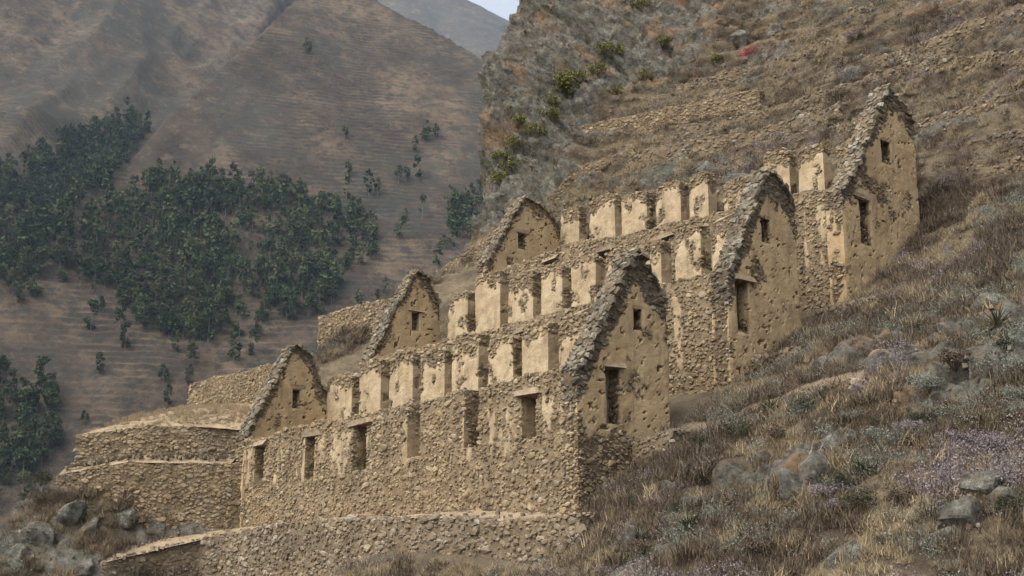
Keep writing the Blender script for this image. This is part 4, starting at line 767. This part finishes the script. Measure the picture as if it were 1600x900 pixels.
scatter('straw_tufts', 'tall straw coloured tufts standing out of the right slope', 'grass', cg, P[g], N[g], sr.uniform(1.1, 1.75, g.sum()), 9)
u = sr.random(len(P)); g = (u < (np.clip(.2-.5*(den-.3*fine), .04, .5)*np.where(upper, .3, 1.2)+.22*((P[:, 0] < -22) & (P[:, 1] < -1)))) & (rk < .45+.3*upper)
scatter('brown_scrub', 'brown withered scrub growing over the slopes', 'scrub', cb, P[g], N[g], sr.uniform(.5, 1.2, g.sum())*np.where(fine[g] < -.15, 1.5, 1.), 2)
dl = fbm(P[:, 0]*.22, P[:, 2]*.3, P[:, 1]*.22, 4, 151); u = sr.random(len(P)); right = (P[:, 0] > 6) & (P[:, 2] < 6)
g = u < np.clip(.02+1.3*(dl-.06), 0, .45)*np.where(right, 1., .08)
scatter('lilac_scrub', 'low lilac grey scrub in drifts over the slopes', 'scrub', cp, P[g], N[g], sr.uniform(.6, 1.5, g.sum()), 3)
u = sr.random(len(P)); g = u < np.clip(.015+.5*(-dl-.1), .006, .16)*np.where(rk > .4, .45, 1)
scatter('grey_cushions', 'low grey green cushion plants over the slopes', 'scrub', cl_, P[g], N[g], sr.uniform(.6, 1.4, g.sum()), 4)
u = sr.random(len(P)); g = u < np.clip(.03+.2*fine, .006, .12)
scatter('stone_chips', 'loose stone chips strewn over the slopes', 'stones', cs, P[g]+N[g]*.03, N[g], sr.uniform(.05, .24, g.sum())**1.3, 5)
# dry grass on the ground left of the lowest storehouse
n = 1500; a = sr.random(n); b = sr.random(n); o0 = np.stack([np.interp(a, [0, .5, 1], [-27.6, -25.2, -22.9]), np.interp(a, [0, .5, 1], [-5.7, -3., -.1]), np.interp(a, [0, .5, 1], [4.3, 4.7, 4.55])], 1); o1 = np.stack([np.interp(a, [0, 1], [-35.2, -24]), 0*a+3.5, np.interp(a, [0, 1], [7.3, 6.2])], 1)
P2 = o0*(1-b[:, None])+o1*b[:, None]; P2[:, 2] += .25*np.sin(math.pi*b); kp = sr.random(n) < np.clip(.35+.9*fbm(P2[:, 0]*.6, P2[:, 1]*.6, 1., 3, 161), 0, 1); P2 = P2[kp]
scatter('terrace_grass', 'short dry grass on the bare ledge left of the lowest storehouse', 'grass', cg, P2, P2, sr.uniform(.25, .6, len(P2)), 6)
n = 900; a = sr.random(n); b = sr.random(n)**.6
ox = [0, .14, .22, .26, .5, .75, .85, 1]; o0 = np.stack([np.interp(a, ox, v) for v in ((-23.1, -22.5, -21.9, -21, -14.5, -7.2, -4.9, 1.5), (-5.7, -3.6, -1.9, -1.5, -1.45, -1.45, -1.45, -1.4), (-1.42, -.85, -.4, -.2, .02, -.14, -.26, -.5))], 1)
o1 = np.stack([np.interp(a, ox, v) for v in ((-23.9, -23.8, -23.7, -22.8, -14.5, -7.2, -4.9, .3), (-5.2, -3., -.9, .1, .1, .1, .1, .1), (-1.05, -.4, .12, .18, .12, .1, .12, -.3))], 1)
P3 = o0*(1-b[:, None])+o1*b[:, None]; l0 = np.stack([np.interp(a, [0, .5, 1], v) for v in ((-27.2, -25.1, -22.6), (-6.3, -4.05, -.4), (2.72, 3.24, 3.2))], 1); P4 = l0+np.array([-.45, .5, .25])*sr.random((n, 1)); kp = sr.random(n) < .35
PL = np.concatenate([P3[sr.random(n) < np.where((b < .2) | (b > .85), .8, .12)], P4[kp]])
scatter('ledge_weeds', 'withered weeds along the path and the narrow ledge', 'grass', cb, PL[::2], PL[::2], sr.uniform(.2, .55, len(PL[::2])), 7)
scatter('ledge_stones', 'loose stones along the path and the narrow ledge', 'stones', cs, PL[1::2], PL[1::2], sr.uniform(.05, .16, len(PL[1::2])), 8)
# ---------------------------------------------------------------- the valley's air
hz = bpy.data.materials.new('haze_air'); hz.use_nodes = True; ht = hz.node_tree; ht.nodes.remove(ht.nodes['Principled BSDF']); pv = ht.nodes.new('ShaderNodeVolumePrincipled')
pv.inputs['Color'].default_value = (.6, .77, 1., 1); pv.inputs['Density'].default_value = .00008; pv.inputs['Anisotropy'].default_value = .2
ht.links.new(pv.outputs[0], [x for x in ht.nodes if x.type == 'OUTPUT_MATERIAL'][0].inputs['Volume'])
hx0, hx1, hy0, hy1, hz0, hz1 = -6200, 6200, -6200, 6200, -90, 2100
hv = np.array([[x, y, z] for z in (hz0, hz1) for x, y in ((hx0, hy0), (hx1, hy0), (hx1, hy1), (hx0, hy1))], float)
tag(link('haze', mesh('haze', hv, SLAB_F, hz)), 'thin blue haze filling the valley', 'haze', kind='stuff')
